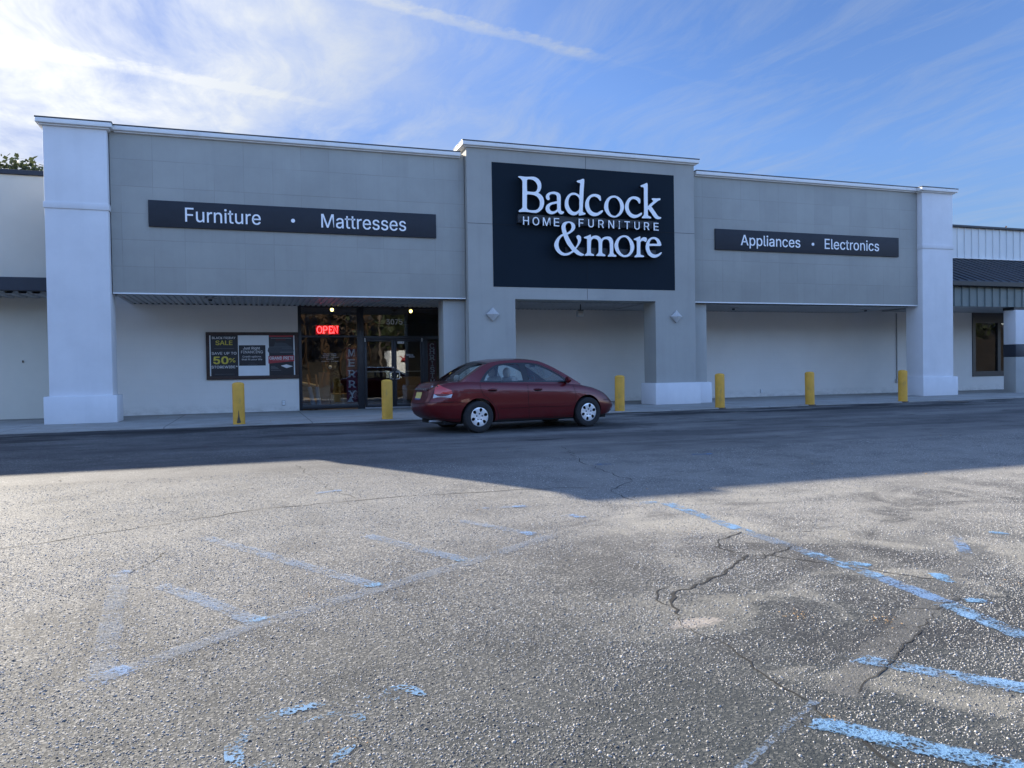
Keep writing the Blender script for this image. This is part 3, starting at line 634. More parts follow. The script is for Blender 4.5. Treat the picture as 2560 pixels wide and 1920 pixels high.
crack(bm, [(4.79, 11.66), (4.37, 10.03), (4.23, 8.92), (4.23, 8.15)], 0.022, 0.05, 0.14)
crack(bm, [(4.23, 8.15), (3.72, 7.68), (3.65, 7.26), (3.72, 6.95)], 0.020, 0.03, 0.1)
crack(bm, [(4.23, 8.15), (5.6, 8.55), (7.6, 8.9), (11, 9.2)], 0.014, 0.05, 0.2)
crack(bm, [(4.4, 10.2), (6.5, 11.0), (9.5, 11.6), (14, 11.9)], 0.014, 0.06, 0.25)
crack(bm, [(-5.5, 12.1), (-2.2, 12.5), (1.8, 12.2), (4.4, 12.6)], 0.012, 0.06, 0.25)
crack(bm, [(-0.85, 5.9), (-0.72, 6.2), (-0.66, 6.5)], 0.010)
tag(obj('pavement_cracks', bm, M['crack']), kind='structure')

# ---- old paint
def strip(pts, w, mt, name, label, group=None, rag=0.012):
    """a painted band along pts with slightly ragged edges"""
    q = jag(pts, 0.004, 0.04); bm = bmesh.new(); L = []; el = bm.verts.layers.float.new('edge'); m_ = len(q) - 1
    for i, p in enumerate(q):
        d = (q[min(i + 1, m_)] - q[max(i - 1, 0)]).normalized(); nv = Vector((-d.y, d.x)); row = []
        for k in (-1, -0.45, 0, 0.45, 1):
            a = p + nv * (k * w / 2 + (random.uniform(-rag, rag) * 0.5 if abs(k) == 1 else 0)); v = bm.verts.new((a.x, a.y, zg(a.y) + strip.z))
            v[el] = (1 - abs(k)) * (0.0 if i in (0, m_) else 1.0); row.append(v)
        L.append(row)
    for a, b2 in zip(L, L[1:]):
        for k in range(4): bm.faces.new((a[k], b2[k], b2[k + 1], a[k + 1]))
    bmesh.ops.recalc_face_normals(bm, faces=bm.faces)
    for f in bm.faces:
        if f.normal.z < 0: f.normal_flip()
    strip.z += 0.00012
    if not mt.name.startswith('smooth'): strip.rects += [(Vector(a), Vector(b2), w / 2, {'f': 0.85, 'b': 0.55, 'w': 0.25}.get(mt.name[0], 0.05), {'f': 0.9, 'b': 0.6, 'w': 0.4, 'g': 0.22}[mt.name[0]]) for a, b2 in zip(pts, pts[1:])]
    return tag(obj(name, bm, mt), label, 'road marking', group)
strip.z = 0.004; strip.rects = []
GB = 'blue parking bay markings'
strip([(3.60, 6.90), (3.96, 6.86)], 0.12, M['blue1'], 'parking_line', 'short blue painted foot of the long bay line by the shadow edge', GB)
strip([(3.905, 6.88), (3.89, 5.40)], 0.155, M['blue1'], 'parking_line', 'solid blue bay line running from the shadow edge to the forked crack', GB)
strip([(3.89, 5.40), (3.92, 4.72)], 0.14, M['blue3'], 'parking_line', 'nearly vanished stretch of blue bay line beside the forked crack', GB)
strip([(3.91, 4.72), (3.92, 4.05)], 0.145, M['blue1'], 'parking_line', 'patchy blue bay line between the forked crack and the long hairline crack', GB)
strip([(3.92, 4.05), (3.88, 3.50)], 0.14, M['blue2'], 'parking_line', 'scuffed faint blue piece of the long bay line above the slurry strip', GB)
strip([(3.87, 3.50), (3.80, 2.85), (3.70, 2.2)], 0.165, M['blue1'], 'parking_line', 'cracked blue bay line leaving the picture at the right edge', GB)
strip([(3.97, 4.43), (4.06, 4.28)], 0.12, M['blue0'], 'parking_line', 'small bright blue dab just right of the long bay line', GB)
strip([(4.34, 3.99), (4.24, 3.80)], 0.11, M['blue0'], 'parking_line', 'bright blue end block beside the grey slurry patch', GB)
strip([(4.02, 3.50), (4.14, 3.44)], 0.09, M['blue0'], 'parking_line', 'small pale blue block lying on the grey slurry patch', GB)
strip([(2.84, 3.00), (2.70, 2.98)], 0.01, M['blue0'], 'paint_drip', 'thin blue paint drip at the corner of the upper hatch bar', GB)
strip([(2.77, 3.01), (3.25, 2.44), (3.45, 2.2)], 0.14, M['blue1'], 'hatch_bar', 'blue diagonal hatch bar at the right edge, upper one, with a grey rubbed start', GB)
strip([(2.12, 2.555), (2.44, 2.17), (2.75, 1.80)], 0.135, M['blue0'], 'hatch_bar', 'boldest blue diagonal hatch bar, split by a crack, at the bottom right', GB)
strip([(2.26, 2.70), (1.95, 2.53), (1.60, 2.33)], 0.035, M['blue3'], 'parking_line', 'thin faint blue line running down to the bottom edge beside the boldest hatch bar', GB)
strip([(5.76, 4.76), (5.78, 4.62)], 0.12, M['blue0'], 'hatch_bar', 'far small blue block near the right edge in the sun', GB)
strip([(5.35, 4.72), (4.95, 4.28)], 0.10, M['blue2'], 'hatch_bar', 'faint blue hatch end with a bright tip right of the long bay line', GB)
GL = 'ghost hatched box on the left'
strip([(-0.72, 4.00), (-0.02, 4.52), (0.77, 4.97), (1.52, 5.40), (2.3, 5.9)], 0.13, M['ghost'], 'parking_line', 'worn pale base line of the hatched box sweeping across the left foreground', GL)
strip([(-0.70, 3.98), (-0.80, 5.0), (-0.90, 5.9)], 0.13, M['ghost'], 'parking_line', 'ghostly blue side line rising from the left corner of the hatched box', GL)
strip([(-0.74, 3.98), (-0.58, 4.10)], 0.17, M['blue2'], 'parking_line', 'smeared blue corner patch at the lower left of the hatched box', GL)
strip([(0.00, 4.56), (-0.32, 5.10), (-0.60, 5.52)], 0.13, M['blue3'], 'hatch_bar', 'first faded hatch bar from the left corner of the hatched box', GL)
strip([(0.02, 4.58), (-0.03, 4.66)], 0.14, M['blue0'], 'hatch_bar', 'bright blue tip of the leftmost hatch bar in the hatched box', GL)
strip([(0.72, 5.02), (0.10, 6.05), (-0.42, 6.90)], 0.13, M['blue3'], 'hatch_bar', 'second faded hatch bar, the longest, in the hatched box', GL)
strip([(0.74, 5.00), (0.69, 5.08)], 0.13, M['blue0'], 'hatch_bar', 'bright blue tip of the longest hatch bar in the hatched box', GL)
strip([(1.44, 5.42), (0.88, 6.45)], 0.13, M['blue3'], 'hatch_bar', 'third faded hatch bar in the middle of the lot', GL)
strip([(1.46, 5.38), (1.38, 5.53)], 0.14, M['blue0'], 'hatch_bar', 'bright blue tip of the hatch bar in the middle of the lot', GL)
strip([(2.18, 6.02), (1.75, 6.75)], 0.11, M['blue3'], 'hatch_bar', 'fourth faded hatch bar towards the long crack', GL)
strip([(2.20, 5.98), (2.12, 6.12)], 0.12, M['blue2'], 'hatch_bar', 'small blue tip of the hatch bar nearest the forked crack', GL)
strip([(2.85, 6.45), (2.74, 6.62)], 0.12, M['blue2'], 'hatch_bar', 'blue dab between the hatched box and the foot of the long bay line', GL)
strip([(-0.96, 5.86), (-0.84, 5.98)], 0.12, M['blue2'], 'hatch_bar', 'lone pale blue dab at the far left above the hatched box', GL)
strip([(0.62, 8.66), (0.92, 8.74)], 0.10, M['blue2'], 'hatch_bar', 'faint blue dab in the sun just below the left end of the diagonal shadow', GL)
strip([(2.10, 7.2), (2.55, 7.15)], 0.10, M['blue2'], 'hatch_bar', 'faint blue dab in front of the shadow below the car', GL)
strip([(4.35, 9.5), (4.60, 9.45)], 0.12, M['blue1'], 'hatch_bar', 'dark blue dab in the shade, nearer the branching crack', GL)
strip([(6.10, 9.9), (6.45, 9.85)], 0.12, M['blue1'], 'hatch_bar', 'dark blue dab in the shade, further right of the branching crack', GL)
# remains of the access symbol (its worn head, arm and part of the wheel)
def blob(loops, mt, bm):
    V, F = poly_fill([smooth_loop(loops, 4)])
    vv = [bm.verts.new((v.x, v.y, zg(v.y) + 0.0048)) for v in V]
    for f in F:
        try:
            q = bm.faces.new([vv[i] for i in f])
        except ValueError: pass
bm = bmesh.new()
strip.rects.append((Vector((0.0, 3.335)), Vector((0.70, 3.39)), 0.05, 0.6, 0.25)); strip.rects.append((Vector((0.20, 3.25)), Vector((0.40, 3.22)), 0.06, 0.6, 0.25))
blob([(-0.01, 3.345), (0.13, 3.405), (0.30, 3.418), (0.31, 3.380), (0.15, 3.342), (0.03, 3.300)], None, bm)
blob([(0.16, 3.235), (0.24, 3.285), (0.335, 3.315), (0.345, 3.385), (0.375, 3.30), (0.415, 3.21), (0.395, 3.16), (0.34, 3.235), (0.25, 3.255)], None, bm)
blob([(0.37, 3.365), (0.42, 3.385), (0.46, 3.405), (0.45, 3.375), (0.40, 3.345)], None, bm)
blob([(0.49, 3.33), (0.53, 3.44), (0.60, 3.465), (0.67, 3.42), (0.70, 3.325), (0.655, 3.335), (0.60, 3.40), (0.585, 3.33), (0.53, 3.31)], None, bm)
blob([(-0.13, 3.15), (-0.09, 3.19), (-0.06, 3.27), (-0.02, 3.28), (-0.04, 3.19), (-0.06, 3.08), (-0.06, 2.98), (-0.12, 2.98)], None, bm)
blob([(-0.08, 2.90), (0.0, 2.98), (0.05, 2.95), (0.02, 2.86)], None, bm)
blob([(0.24, 2.88), (0.26, 2.945), (0.33, 2.99), (0.345, 2.97), (0.29, 2.90)], None, bm)
bmesh.ops.recalc_face_normals(bm, faces=bm.faces)
for f in bm.faces:
    if f.normal.z < 0: f.normal_flip()
el = bm.verts.layers.float.new('edge')
for v in bm.verts: v[el] = 0.16
tag(obj('access_symbol', bm, M['blue_s']), 'worn remains of a blue painted access symbol in the foreground', 'road marking')
# smooth slurry repair and two dry pale smears
strip.z = 0.0022
strip([(2.40, 2.72), (2.98, 3.08), (3.70, 3.46), (4.45, 3.95), (5.3, 4.5)], 0.17, M['slurry'], 'slurry_patch', 'smooth grey repair strip crossing the blue bay line on the right', None)
# leaf scraps and grit blown together
bm = bmesh.new()
def leaf(x, y, s):
    z = zg(y) + 0.006 if y < 17.8 else 0.004
    a = random.uniform(0, 2 * PI); c, sn = math.cos(a), math.sin(a)
    pts = [(0, -1), (0.45, -0.3), (0.35, 0.5), (0, 1), (-0.4, 0.4), (-0.5, -0.3)]
    bm.faces.new([bm.verts.new((x + s * (px_ * c - py_ * sn), y + s * (px_ * sn + py_ * c), z + random.uniform(0, s * 0.5))) for px_, py_ in pts])
for cx_, cy_, k, sp in ((3.30, 3.40, 26, 0.05), (4.62, 3.62, 18, 0.07), (2.92, 3.62, 26, 0.045), (0.30, 4.92, 24, 0.07), (3.42, 5.62, 14, 0.05), (2.21, 2.55, 10, 0.02), (0.25, 3.03, 12, 0.09)):
    for _ in range(k): leaf(random.gauss(cx_, sp), random.gauss(cy_, sp), random.uniform(0.003, 0.008))
for _ in range(70): leaf(random.uniform(-4, 20), random.uniform(17.95, 23.3), random.uniform(0.012, 0.03))
for _ in range(26): leaf(random.uniform(-3, 12), random.uniform(6, 17), random.uniform(0.010, 0.02))
bmesh.ops.recalc_face_normals(bm, faces=bm.faces)
tag(obj('leaf_litter', bm, mat('dry_leaf', (0.36, 0.22, 0.09), 0.8, 0.5, 30.0)), kind='stuff')
# loose-topped chippings of the seal coat, modelled stone by stone in the foreground
import numpy as np
def stone_chips():
    R = np.random.default_rng(5); P_ = []
    for y0 in np.arange(1.5, 10.5, 0.25):
        xa, xb = -0.278 * (y0 + 0.25) - 0.35, 1.287 * (y0 + 0.25) + 0.35
        d = 7000 if y0 < 4.5 else 7000 - (y0 - 4.5) / 6.0 * 5600
        k = int(d * (xb - xa) * 0.25); q = np.column_stack([R.uniform(xa, xb, k), R.uniform(y0, y0 + 0.25, k)]); P_.append(q)
    P_ = np.vstack(P_)
    # bald patches where the stone has been plucked out
    f = lambda a, b, c: np.sin(P_[:, 0] * a + c) * np.sin(P_[:, 1] * b + 1.7 * c)
    thick = 0.62 + 0.22 * f(2.1, 2.7, 0.4) + 0.16 * f(5.3, 4.1, 2.2) + 0.10 * f(11.0, 9.0, 1.1)
    keep = R.uniform(0, 1, len(P_)) < thick
    ptn = np.zeros(len(P_))
    for a, b, hw, pr, pa in strip.rects:
        a, b = np.array(a), np.array(b); d = b - a; L2 = d @ d; t_ = np.clip(((P_ - a) @ d) / L2, 0, 1); dist = np.hypot(*(P_ - (a + t_[:, None] * d)).T)
        keep &= ~((dist < hw) & (R.uniform(0, 1, len(P_)) < pr)); ptn = np.where((dist < hw) & (R.uniform(0, 1, len(P_)) < 0.75), R.uniform(0.2, 1.0, len(P_)) * pa, ptn)
    for a, b, hw in crack.rects:
        if a.y > 10: continue
        a, b = np.array(a), np.array(b); d = b - a; t_ = np.clip(((P_ - a) @ d) / (d @ d + 1e-9), 0, 1); keep &= ~(np.hypot(*(P_ - (a + t_[:, None] * d)).T) < hw)
    sx_ = np.sin(P_[:, 0] * 2.3 + 1.0) * np.sin(P_[:, 1] * 2.9 + 0.5) + 0.6 * np.sin(P_[:, 0] * 4.1 + 2.0 * np.sin(P_[:, 1] * 1.7))
    keep &= ~((P_[:, 0] > 1.8) & (sx_ < -0.25) & (R.uniform(0, 1, len(P_)) < 0.55))
    P_ = P_[keep]; ptn = ptn[keep]; n = len(P_); K = 6
    r = np.clip(R.lognormal(math.log(0.0038), 0.34, n), 0.002, 0.009); hgt = r * R.uniform(0.22, 0.60, n); rot = R.uniform(0, 2 * PI, n); asp = R.uniform(0.55, 1.0, n)
    tx, ty = R.normal(0, 0.16, n), R.normal(0, 0.16, n)
    ang = np.arange(K) * 2 * PI / K; V = np.empty((n, 2 * K, 3)); zz = -0.414 + 0.02158 * P_[:, 1]
    jr = R.uniform(0.78, 1.15, (n, K)); jt = R.uniform(0.55, 0.88, (n, K))
    for lv in (0, 1):
        rr_ = r[:, None] * jr * (1.0 if lv == 0 else jt); lx = rr_ * np.cos(ang); ly = rr_ * np.sin(ang) * asp[:, None]
        wx = lx * np.cos(rot)[:, None] - ly * np.sin(rot)[:, None]; wy = lx * np.sin(rot)[:, None] + ly * np.cos(rot)[:, None]
        V[:, lv * K:(lv + 1) * K, 0] = P_[:, 0:1] + wx; V[:, lv * K:(lv + 1) * K, 1] = P_[:, 1:2] + wy
        V[:, lv * K:(lv + 1) * K, 2] = zz[:, None] - 0.001 if lv == 0 else zz[:, None] + hgt[:, None] + wx * tx[:, None] + wy * ty[:, None]
    one = []
    for i in range(K): j = (i + 1) % K; one += [i, j, K + j, K + i]
    one += list(range(K, 2 * K)); one = np.array(one); tot = np.array([4] * K + [K]); st = np.concatenate([[0], np.cumsum(tot)[:-1]])
    loops = (one[None, :] + (np.arange(n) * 2 * K)[:, None]).ravel().astype(np.int32); LS = (st[None, :] + (np.arange(n) * len(one))[:, None]).ravel().astype(np.int32); LT = np.tile(tot, n).astype(np.int32)
    me = bpy.data.meshes.new('seal_coat_chippings'); me.vertices.add(n * 2 * K); me.vertices.foreach_set('co', V.ravel().astype(np.float32))
    me.loops.add(len(loops)); me.loops.foreach_set('vertex_index', loops); me.polygons.add(len(LS)); me.polygons.foreach_set('loop_start', LS); me.polygons.foreach_set('loop_total', LT)
    me.update(calc_edges=True); at = me.attributes.new('tone', 'FLOAT', 'FACE'); tone = np.clip(R.beta(1.6, 1.5, n) + 0.05 * np.clip((P_[:, 0] - 1.9) / 1.2, 0, 1) - 0.10 * np.exp(-((P_[:, 0] - 1.2) / 0.9) ** 2 - ((P_[:, 1] - 2.8) / 1.2) ** 2), 0, 1); at.data.foreach_set('value', np.repeat(tone, K + 1).astype(np.float32))
    at = me.attributes.new('paint', 'FLOAT', 'FACE'); at.data.foreach_set('value', np.repeat(ptn, K + 1).astype(np.float32))
    me.materials.append(M['chips']); o = bpy.data.objects.new('seal_coat_chippings', me); COL.objects.link(o); tag(o, kind='stuff')
stone_chips()
# iron cover by the right-hand kerb
t = thing('manhole_cover', 'small dark round cover in the asphalt by the kerb at the far right', 'manhole cover', (19.6, 17.25, zg(17.25)))
bm = bmesh.new(); lathe(bm, [(0.0001, 0.012), (0.30, 0.012), (0.31, 0.0)], 32); obj('lid', bm, M['rust'], t, 40)
bm = bmesh.new(); lathe(bm, [(0.315, 0.010), (0.37, 0.010), (0.38, 0.0)], 32, cap0=False); obj('rim', bm, M['black'], t, 40)

# ------------------------------------------------------------------ the store
store = thing('store_building', 'long grey stucco store with white corner pilasters and a taller middle entrance block', 'store', (0, 0, 0))
Z_S = 3.10; Z_C = 6.97; Y_F = 20.60; Y_B = 20.40; Y_W = 23.60
# back wall: left of the shop window, right of it; a sill-less opening between
obj('rear_wall', boxes((-4.48, 1.30, Y_W, 23.85, -0.1, Z_S + 0.2)), M['wall'], store); obj('rear_wall', boxes((5.62, 24.60, Y_W, 23.85, -0.1, Z_S + 0.2)), M['wall'], store)
def slab(name, x0, x1, y0, y1, z0, z1, mt, bev=0.012): return obj(name, boxes((x0, x1, y0, y1, z0, z1), bevel=bev), mt, store, 30)
slab('fascia', -3.14, 5.64, Y_F, 20.95, Z_S, 7.05, M['grey'])
slab('fascia', 12.78, 21.66, Y_F, 20.95, Z_S, 7.05, M['grey'])
# thin metal edge along the bottom of each fascia
slab('drip_edge', -3.13, 5.63, Y_F - 0.018, Y_F - 0.002, Z_S - 0.022, Z_S + 0.012, M['trim'], 0.003)
slab('drip_edge', 12.80, 21.65, Y_F - 0.018, Y_F - 0.002, Z_S - 0.022, Z_S + 0.012, M['trim'], 0.003)
# roof mass behind the parapets, hollow over the walk
obj('roof', boxes((-4.45, 23.0, 21.15, 52, 5.6, 6.0), (-4.45, 23.0, 51.6, 52, -0.1, 5.6), (-4.45, -4.15, 23.9, 51.6, -0.1, 5.6), (22.7, 23.0, 23.9, 51.6, -0.1, 5.6)), M['roof'], store)
# middle block: two legs, a lintel, closed back
bm = bmesh.new()
plate_xz(bm, [[(5.655, 0.0), (7.005, 0.0), (7.005, 3.085), (11.425, 3.085), (11.425, 0.0), (12.785, 0.0), (12.785, 7.32), (5.655, 7.32)]], Y_B, 21.13)
bmesh.ops.remove_doubles(bm, verts=bm.verts, dist=1e-4)
# rear skin of the block
V, F = poly_fill([[(5.655, 0.0), (7.005, 0.0), (7.005, 3.085), (11.425, 3.085), (11.425, 0.0), (12.785, 0.0), (12.785, 7.32), (5.655, 7.32)]])
vv = [bm.verts.new((v.x, 21.13, v.y)) for v in V]
for f in F: bm.faces.new([vv[i] for i in f])
bmesh.ops.remove_doubles(bm, verts=bm.verts, dist=1e-4); bmesh.ops.recalc_face_normals(bm, faces=bm.faces)
obj('entrance_block', bm, M['grey2'], store)
# control joints of the block: shallow recessed-looking dark reveals
m_cj = mat('joint_shadow', (0.11, 0.11, 0.11), 0.9)
for q in ((9.207, 9.219, Y_B - 0.004, Y_B + 0.01, 3.10, 3.41), (9.207, 9.219, Y_B - 0.004, Y_B + 0.01, 6.865, 7.23), (5.66, 6.37, Y_B - 0.004, Y_B + 0.01, 5.143, 5.155), (12.10, 12.78, Y_B - 0.004, Y_B + 0.01, 5.143, 5.155)): obj('control_joint', boxes(q), m_cj, store)
pp = obj('painted_panel', boxes((6.375, 12.09, Y_B - 0.006, Y_B + 0.02, 3.418, 6.86)), M['panel'], store)
obj('panel_joint', boxes((6.378, 12.087, Y_B - 0.010, Y_B, 5.143, 5.153), (9.208, 9.217, Y_B - 0.010, Y_B, 3.42, 5.14), (9.208, 9.217, Y_B - 0.010, Y_B, 5.156, 6.858)), mat('panel_groove', (0.004, 0.006, 0.009), 0.8), pp)
# piers behind the block legs, under the fascias
slab('pier', 5.02, 5.645, 20.75, 21.35, 0.0, 3.075, M['grey2'])
pr = slab('pier', 12.79, 13.40, 20.75, 21.35, 0.0, 3.075, M['grey2'])
obj('pier_base', boxes((12.885, 13.49, 20.62, 21.44, 0.0, 0.638), bevel=0.012), M['white'], pr, 30)
obj('block_base', boxes((11.345, 12.882, 20.30, 21.22, 0.0, 0.645), bevel=0.012), M['white'], store, 30)
obj('block_base', boxes((5.57, 7.09, 20.30, 21.22, 0.0, 0.645), bevel=0.012), M['white'], store, 30)
obj('pier_base', boxes((4.93, 5.568, 20.62, 21.44, 0.0, 0.638), bevel=0.012), M['white'], store, 30)
# coping: white two-step moulding with dark metal flashing on top
OV = 0.125
def coping(x0, x1, y, ztop, parent, ret0=None, ret1=None, name='cornice'):
    """front run at face y; ret0/ret1: depth of the return around an end"""
    def prism(o, z0, z1, mt, nm, par):
        bl = [(x0 - (o if ret0 else 0), x1 + (o if ret1 else 0), y - o, y + 0.42, z0, z1)]
        if ret0: bl.append((x0 - o, x0 + 0.3, y + 0.423, y + ret0, z0, z1))
        if ret1: bl.append((x1 - 0.3, x1 + o, y + 0.423, y + ret1, z0, z1))
        return obj(nm, boxes(*bl, bevel=0.010), mt, par, 30)
    c = prism(OV, ztop - 0.135, ztop - 0.030, M['trim'], name, parent)
    prism(OV * 0.5, ztop - 0.172, ztop - 0.137, M['trim'], 'moulding', c)
    f = prism(OV + 0.012, ztop - 0.028, ztop, M['flash'], 'flashing', c)
    return c
coping(-3.03, 5.52, Y_F, 7.112, store); coping(12.92, 21.55, Y_F, 7.112, store)
coping(5.655, 12.785, Y_B, 7.386, store, 0.9, 0.9)
# upper returns of the middle block above the fascias
slab('parapet_return', 5.66, 5.96, 20.96, 21.7, 6.0, 7.26, M['grey2']); slab('parapet_return', 12.48, 12.78, 20.96, 21.7, 6.0, 7.26, M['grey2'])
# corner pilasters
def pilaster(x0, x1):
    p_ = obj('pilaster', boxes((x0, x1, Y_B, 21.12, 0.0, 6.95), bevel=0.015), M['white'], store, 30)
    obj('plinth', boxes((x0 - 0.10, x1 + 0.10, Y_B - 0.10, 21.22, 0.0, 0.647), bevel=0.015), M['white'], p_, 30)
    obj('band', boxes((x0 - 0.022, x1 + 0.022, Y_B - 0.025, 21.14, 5.030, 5.18), bevel=0.006), M['white'], p_, 30)
    coping(x0, x1, Y_B, 7.107, p_, 0.72, 0.72, 'capital')
pilaster(-4.49, -3.16); pilaster(21.68, 23.03)
# ribbed metal soffit
def deck(name, x0, x1, y0, y1, z, parent, pitch=0.152, dep=0.032):
    bm = bmesh.new(); prof = []; x = x0
    while x < x1:
        prof += [(x, z), (x + pitch * 0.48, z), (x + pitch * 0.60, z + dep), (x + pitch * 0.88, z + dep)]
        x += pitch
    prof.append((min(x, x1), z)); prof = [p for p in prof if p[0] <= x1 + 1e-6]
    A = [bm.verts.new((p[0], y0, p[1])) for p in prof]; B = [bm.verts.new((p[0], y1, p[1])) for p in prof]
    for i in range(len(prof) - 1): bm.faces.new((A[i], B[i], B[i + 1], A[i + 1]))
    box(bm, x0, x1, y0, y1, z + 0.06, z + 0.10)
    return obj(name, bm, M['deck'], parent)
deck('soffit', -3.15, 5.64, 20.96, 23.59, 3.092, store)
deck('soffit', 7.02, 11.41, 21.14, 23.59, 3.070, store)
deck('soffit', 12.80, 21.68, 20.96, 23.59, 3.070, store)
for q in ((5.66, 7.00), (11.43, 12.78)): obj('soffit_beam', boxes((*q, 21.14, 23.59, 3.06, 3.13)), M['deck'], store)
# dark close-off strip where the deck flutes meet the wall
obj('closure_strip', boxes((-3.15, 1.29, 23.585, 23.598, 3.094, 3.16)), M['black'], store); obj('closure_strip', boxes((5.64, 21.66, 23.585, 23.598, 3.07, 3.14)), M['black'], store)

# ---- shop window and doors
sf = obj('shop_front', boxes((1.302, 1.395, Y_W - 0.02, Y_W + 0.10, 0.0, 3.085),            # jambs, mullions, rails
    (3.025, 3.225, Y_W - 0.02, Y_W + 0.10, 0.0, 3.085), (5.555, 5.62, Y_W - 0.02, Y_W + 0.10, 0.0, 3.085), (5.035, 5.185, Y_W - 0.018, Y_W + 0.10, 0.0, 2.10),
    (1.396, 3.024, Y_W - 0.018, Y_W + 0.10, 3.045, 3.085), (3.226, 5.554, Y_W - 0.018, Y_W + 0.10, 3.045, 3.085),
    (1.396, 3.024, Y_W - 0.016, Y_W + 0.10, 2.165, 2.222), (3.226, 5.554, Y_W - 0.016, Y_W + 0.10, 2.105, 2.205),
    (1.396, 3.024, Y_W - 0.016, Y_W + 0.10, 0.035, 0.155), (5.186, 5.554, Y_W - 0.016, Y_W + 0.10, 0.035, 0.14), bevel=0.004), M['frame'], store, 30)
def pane(x0, x1, z0, z1, par, y=Y_W + 0.03):
    return obj('pane', boxes((x0, x1, y, y + 0.008, z0, z1)), M['pane'], par)
pane(1.396, 3.024, 0.155, 2.165, sf); pane(1.396, 3.024, 2.222, 3.045, sf)
pane(3.226, 5.554, 2.205, 3.045, sf); pane(5.186, 5.554, 0.14, 2.105, sf)
obj('threshold', boxes((3.23, 5.03, Y_W - 0.05, Y_W + 0.05, 0.0, 0.028), bevel=0.004), M['alu'], store)
def door(x0, x1, hinge):
    d = obj('door', boxes((x0, x0 + 0.075, Y_W - 0.012, Y_W + 0.032, 0.032, 2.10), (x1 - 0.075, x1, Y_W - 0.012, Y_W + 0.032, 0.032, 2.10),
        (x0 + 0.076, x1 - 0.076, Y_W - 0.011, Y_W + 0.032, 2.035, 2.10), (x0 + 0.076, x1 - 0.076, Y_W - 0.011, Y_W + 0.032, 0.032, 0.125), bevel=0.004), M['frame'], store, 30)
    obj('pane', boxes((x0 + 0.076, x1 - 0.076, Y_W + 0.006, Y_W + 0.014, 0.125, 2.035)), M['pane'], d)
    hx = x1 - 0.04 if hinge == 0 else x0 + 0.04; s_ = -1 if hinge == 0 else 1
    bm = bmesh.new()
    tube(bm, [(hx, Y_W - 0.012, 1.10), (hx, Y_W - 0.07, 1.10), (hx + s_ * 0.10, Y_W - 0.085, 1.085), (hx + s_ * 0.105, Y_W - 0.085, 1.05), (hx + s_ * 0.105, Y_W - 0.085, 0.93), (hx + s_ * 0.10, Y_W - 0.085, 0.895), (hx, Y_W - 0.07, 0.88), (hx, Y_W - 0.012, 0.88)], 0.013, 10)
    obj('handle', bm, M['alu'], d, 60)
    obj('push_bar', boxes((x0 + 0.06, x1 - 0.06, Y_W + 0.05, Y_W + 0.075, 1.10, 1.128), bevel=0.006), M['alu'], d)
    bm = bmesh.new(); cyl(bm, (x0 + 0.02 if hinge == 0 else x1 - 0.02, Y_W - 0.03, 2.03), (x0 + 0.02 if hinge == 0 else x1 - 0.02, Y_W - 0.03, 2.14), 0.012, n=10); obj('hinge', bm, M['alu'], d)
    return d
door(3.235, 4.135, 0); dr = door(4.140, 5.030, 1)
bm = bmesh.new(); cyl(bm, (4.105, Y_W - 0.02, 1.24), (4.105, Y_W - 0.008, 1.24), 0.02, n=14); obj('lock_cylinder', bm, M['alu'], store)
# interior
obj('interior', boxes((-3.0, 9.5, 23.86, 33.0, -0.08, 0.012)), M['floor_in'], store)
obj('interior_wall', boxes((-3.0, 9.5, 33.0, 33.2, 0, 3.3), (-3.2, -3.0, 23.86, 33.2, 0, 3.3), (9.5, 9.7, 23.86, 33.2, 0, 3.3), (-3.0, 9.5, 23.86, 33.0, 3.2, 3.4)), M['dark_in'], store)
# ------------------------------------------------------------------ signs
LETTERS_Y = 20.15
logo = thing('channel_letter_sign', 'large white raised letters on the black panel over the entrance', 'sign', (0, 0, 0))
for ch, loops in LOGO_GLYPHS:
    bm = bmesh.new()
    plate_xz(bm, [smooth_loop(l, 3) for l in loops], LETTERS_Y, LETTERS_Y + 0.13, 0)
    bmesh.ops.remove_doubles(bm, verts=bm.verts, dist=1e-5)
    bmesh.ops.recalc_face_normals(bm, faces=bm.faces)
    for f in bm.faces:
        if abs(f.normal.y) < 0.5: f.material_index = 1
        elif f.normal.y > 0: f.normal_flip()
    obj('letter', bm, [M['letter'], M['letter_side']], logo)
def spaced_word(word, x0, x1, z0, z1, widths):
    tot = sum(widths); gap = (x1 - x0 - tot) / max(1, len(word) - 1); x = x0
    for ch, w in zip(word, widths):
        bm = bmesh.new(); text_bm(bm, ch, x, x + w, z0, z1, LETTERS_Y + 0.07, 0.07, weight=0.012)
        for f in bm.faces:
            if abs(f.normal.y) < 0.5: f.material_index = 1
        obj('letter', bm, [M['letter'], M['letter_side']], logo)
        x += w + gap
spaced_word('HOME', 7.185, 8.268, 5.120, 5.350, [0.175, 0.20, 0.225, 0.165])
spaced_word('FURNITURE', 8.86, 11.42, 5.138, 5.365, [0.155, 0.175, 0.18, 0.185, 0.05, 0.18, 0.175, 0.18, 0.165])
for q in ((7.08, 11.44, 20.285, 20.392, 5.20, 5.445), (8.50, 11.40, 20.285, 20.392, 4.36, 4.58)): obj('raceway', boxes(q, bevel=0.006), M['raceway'], logo)

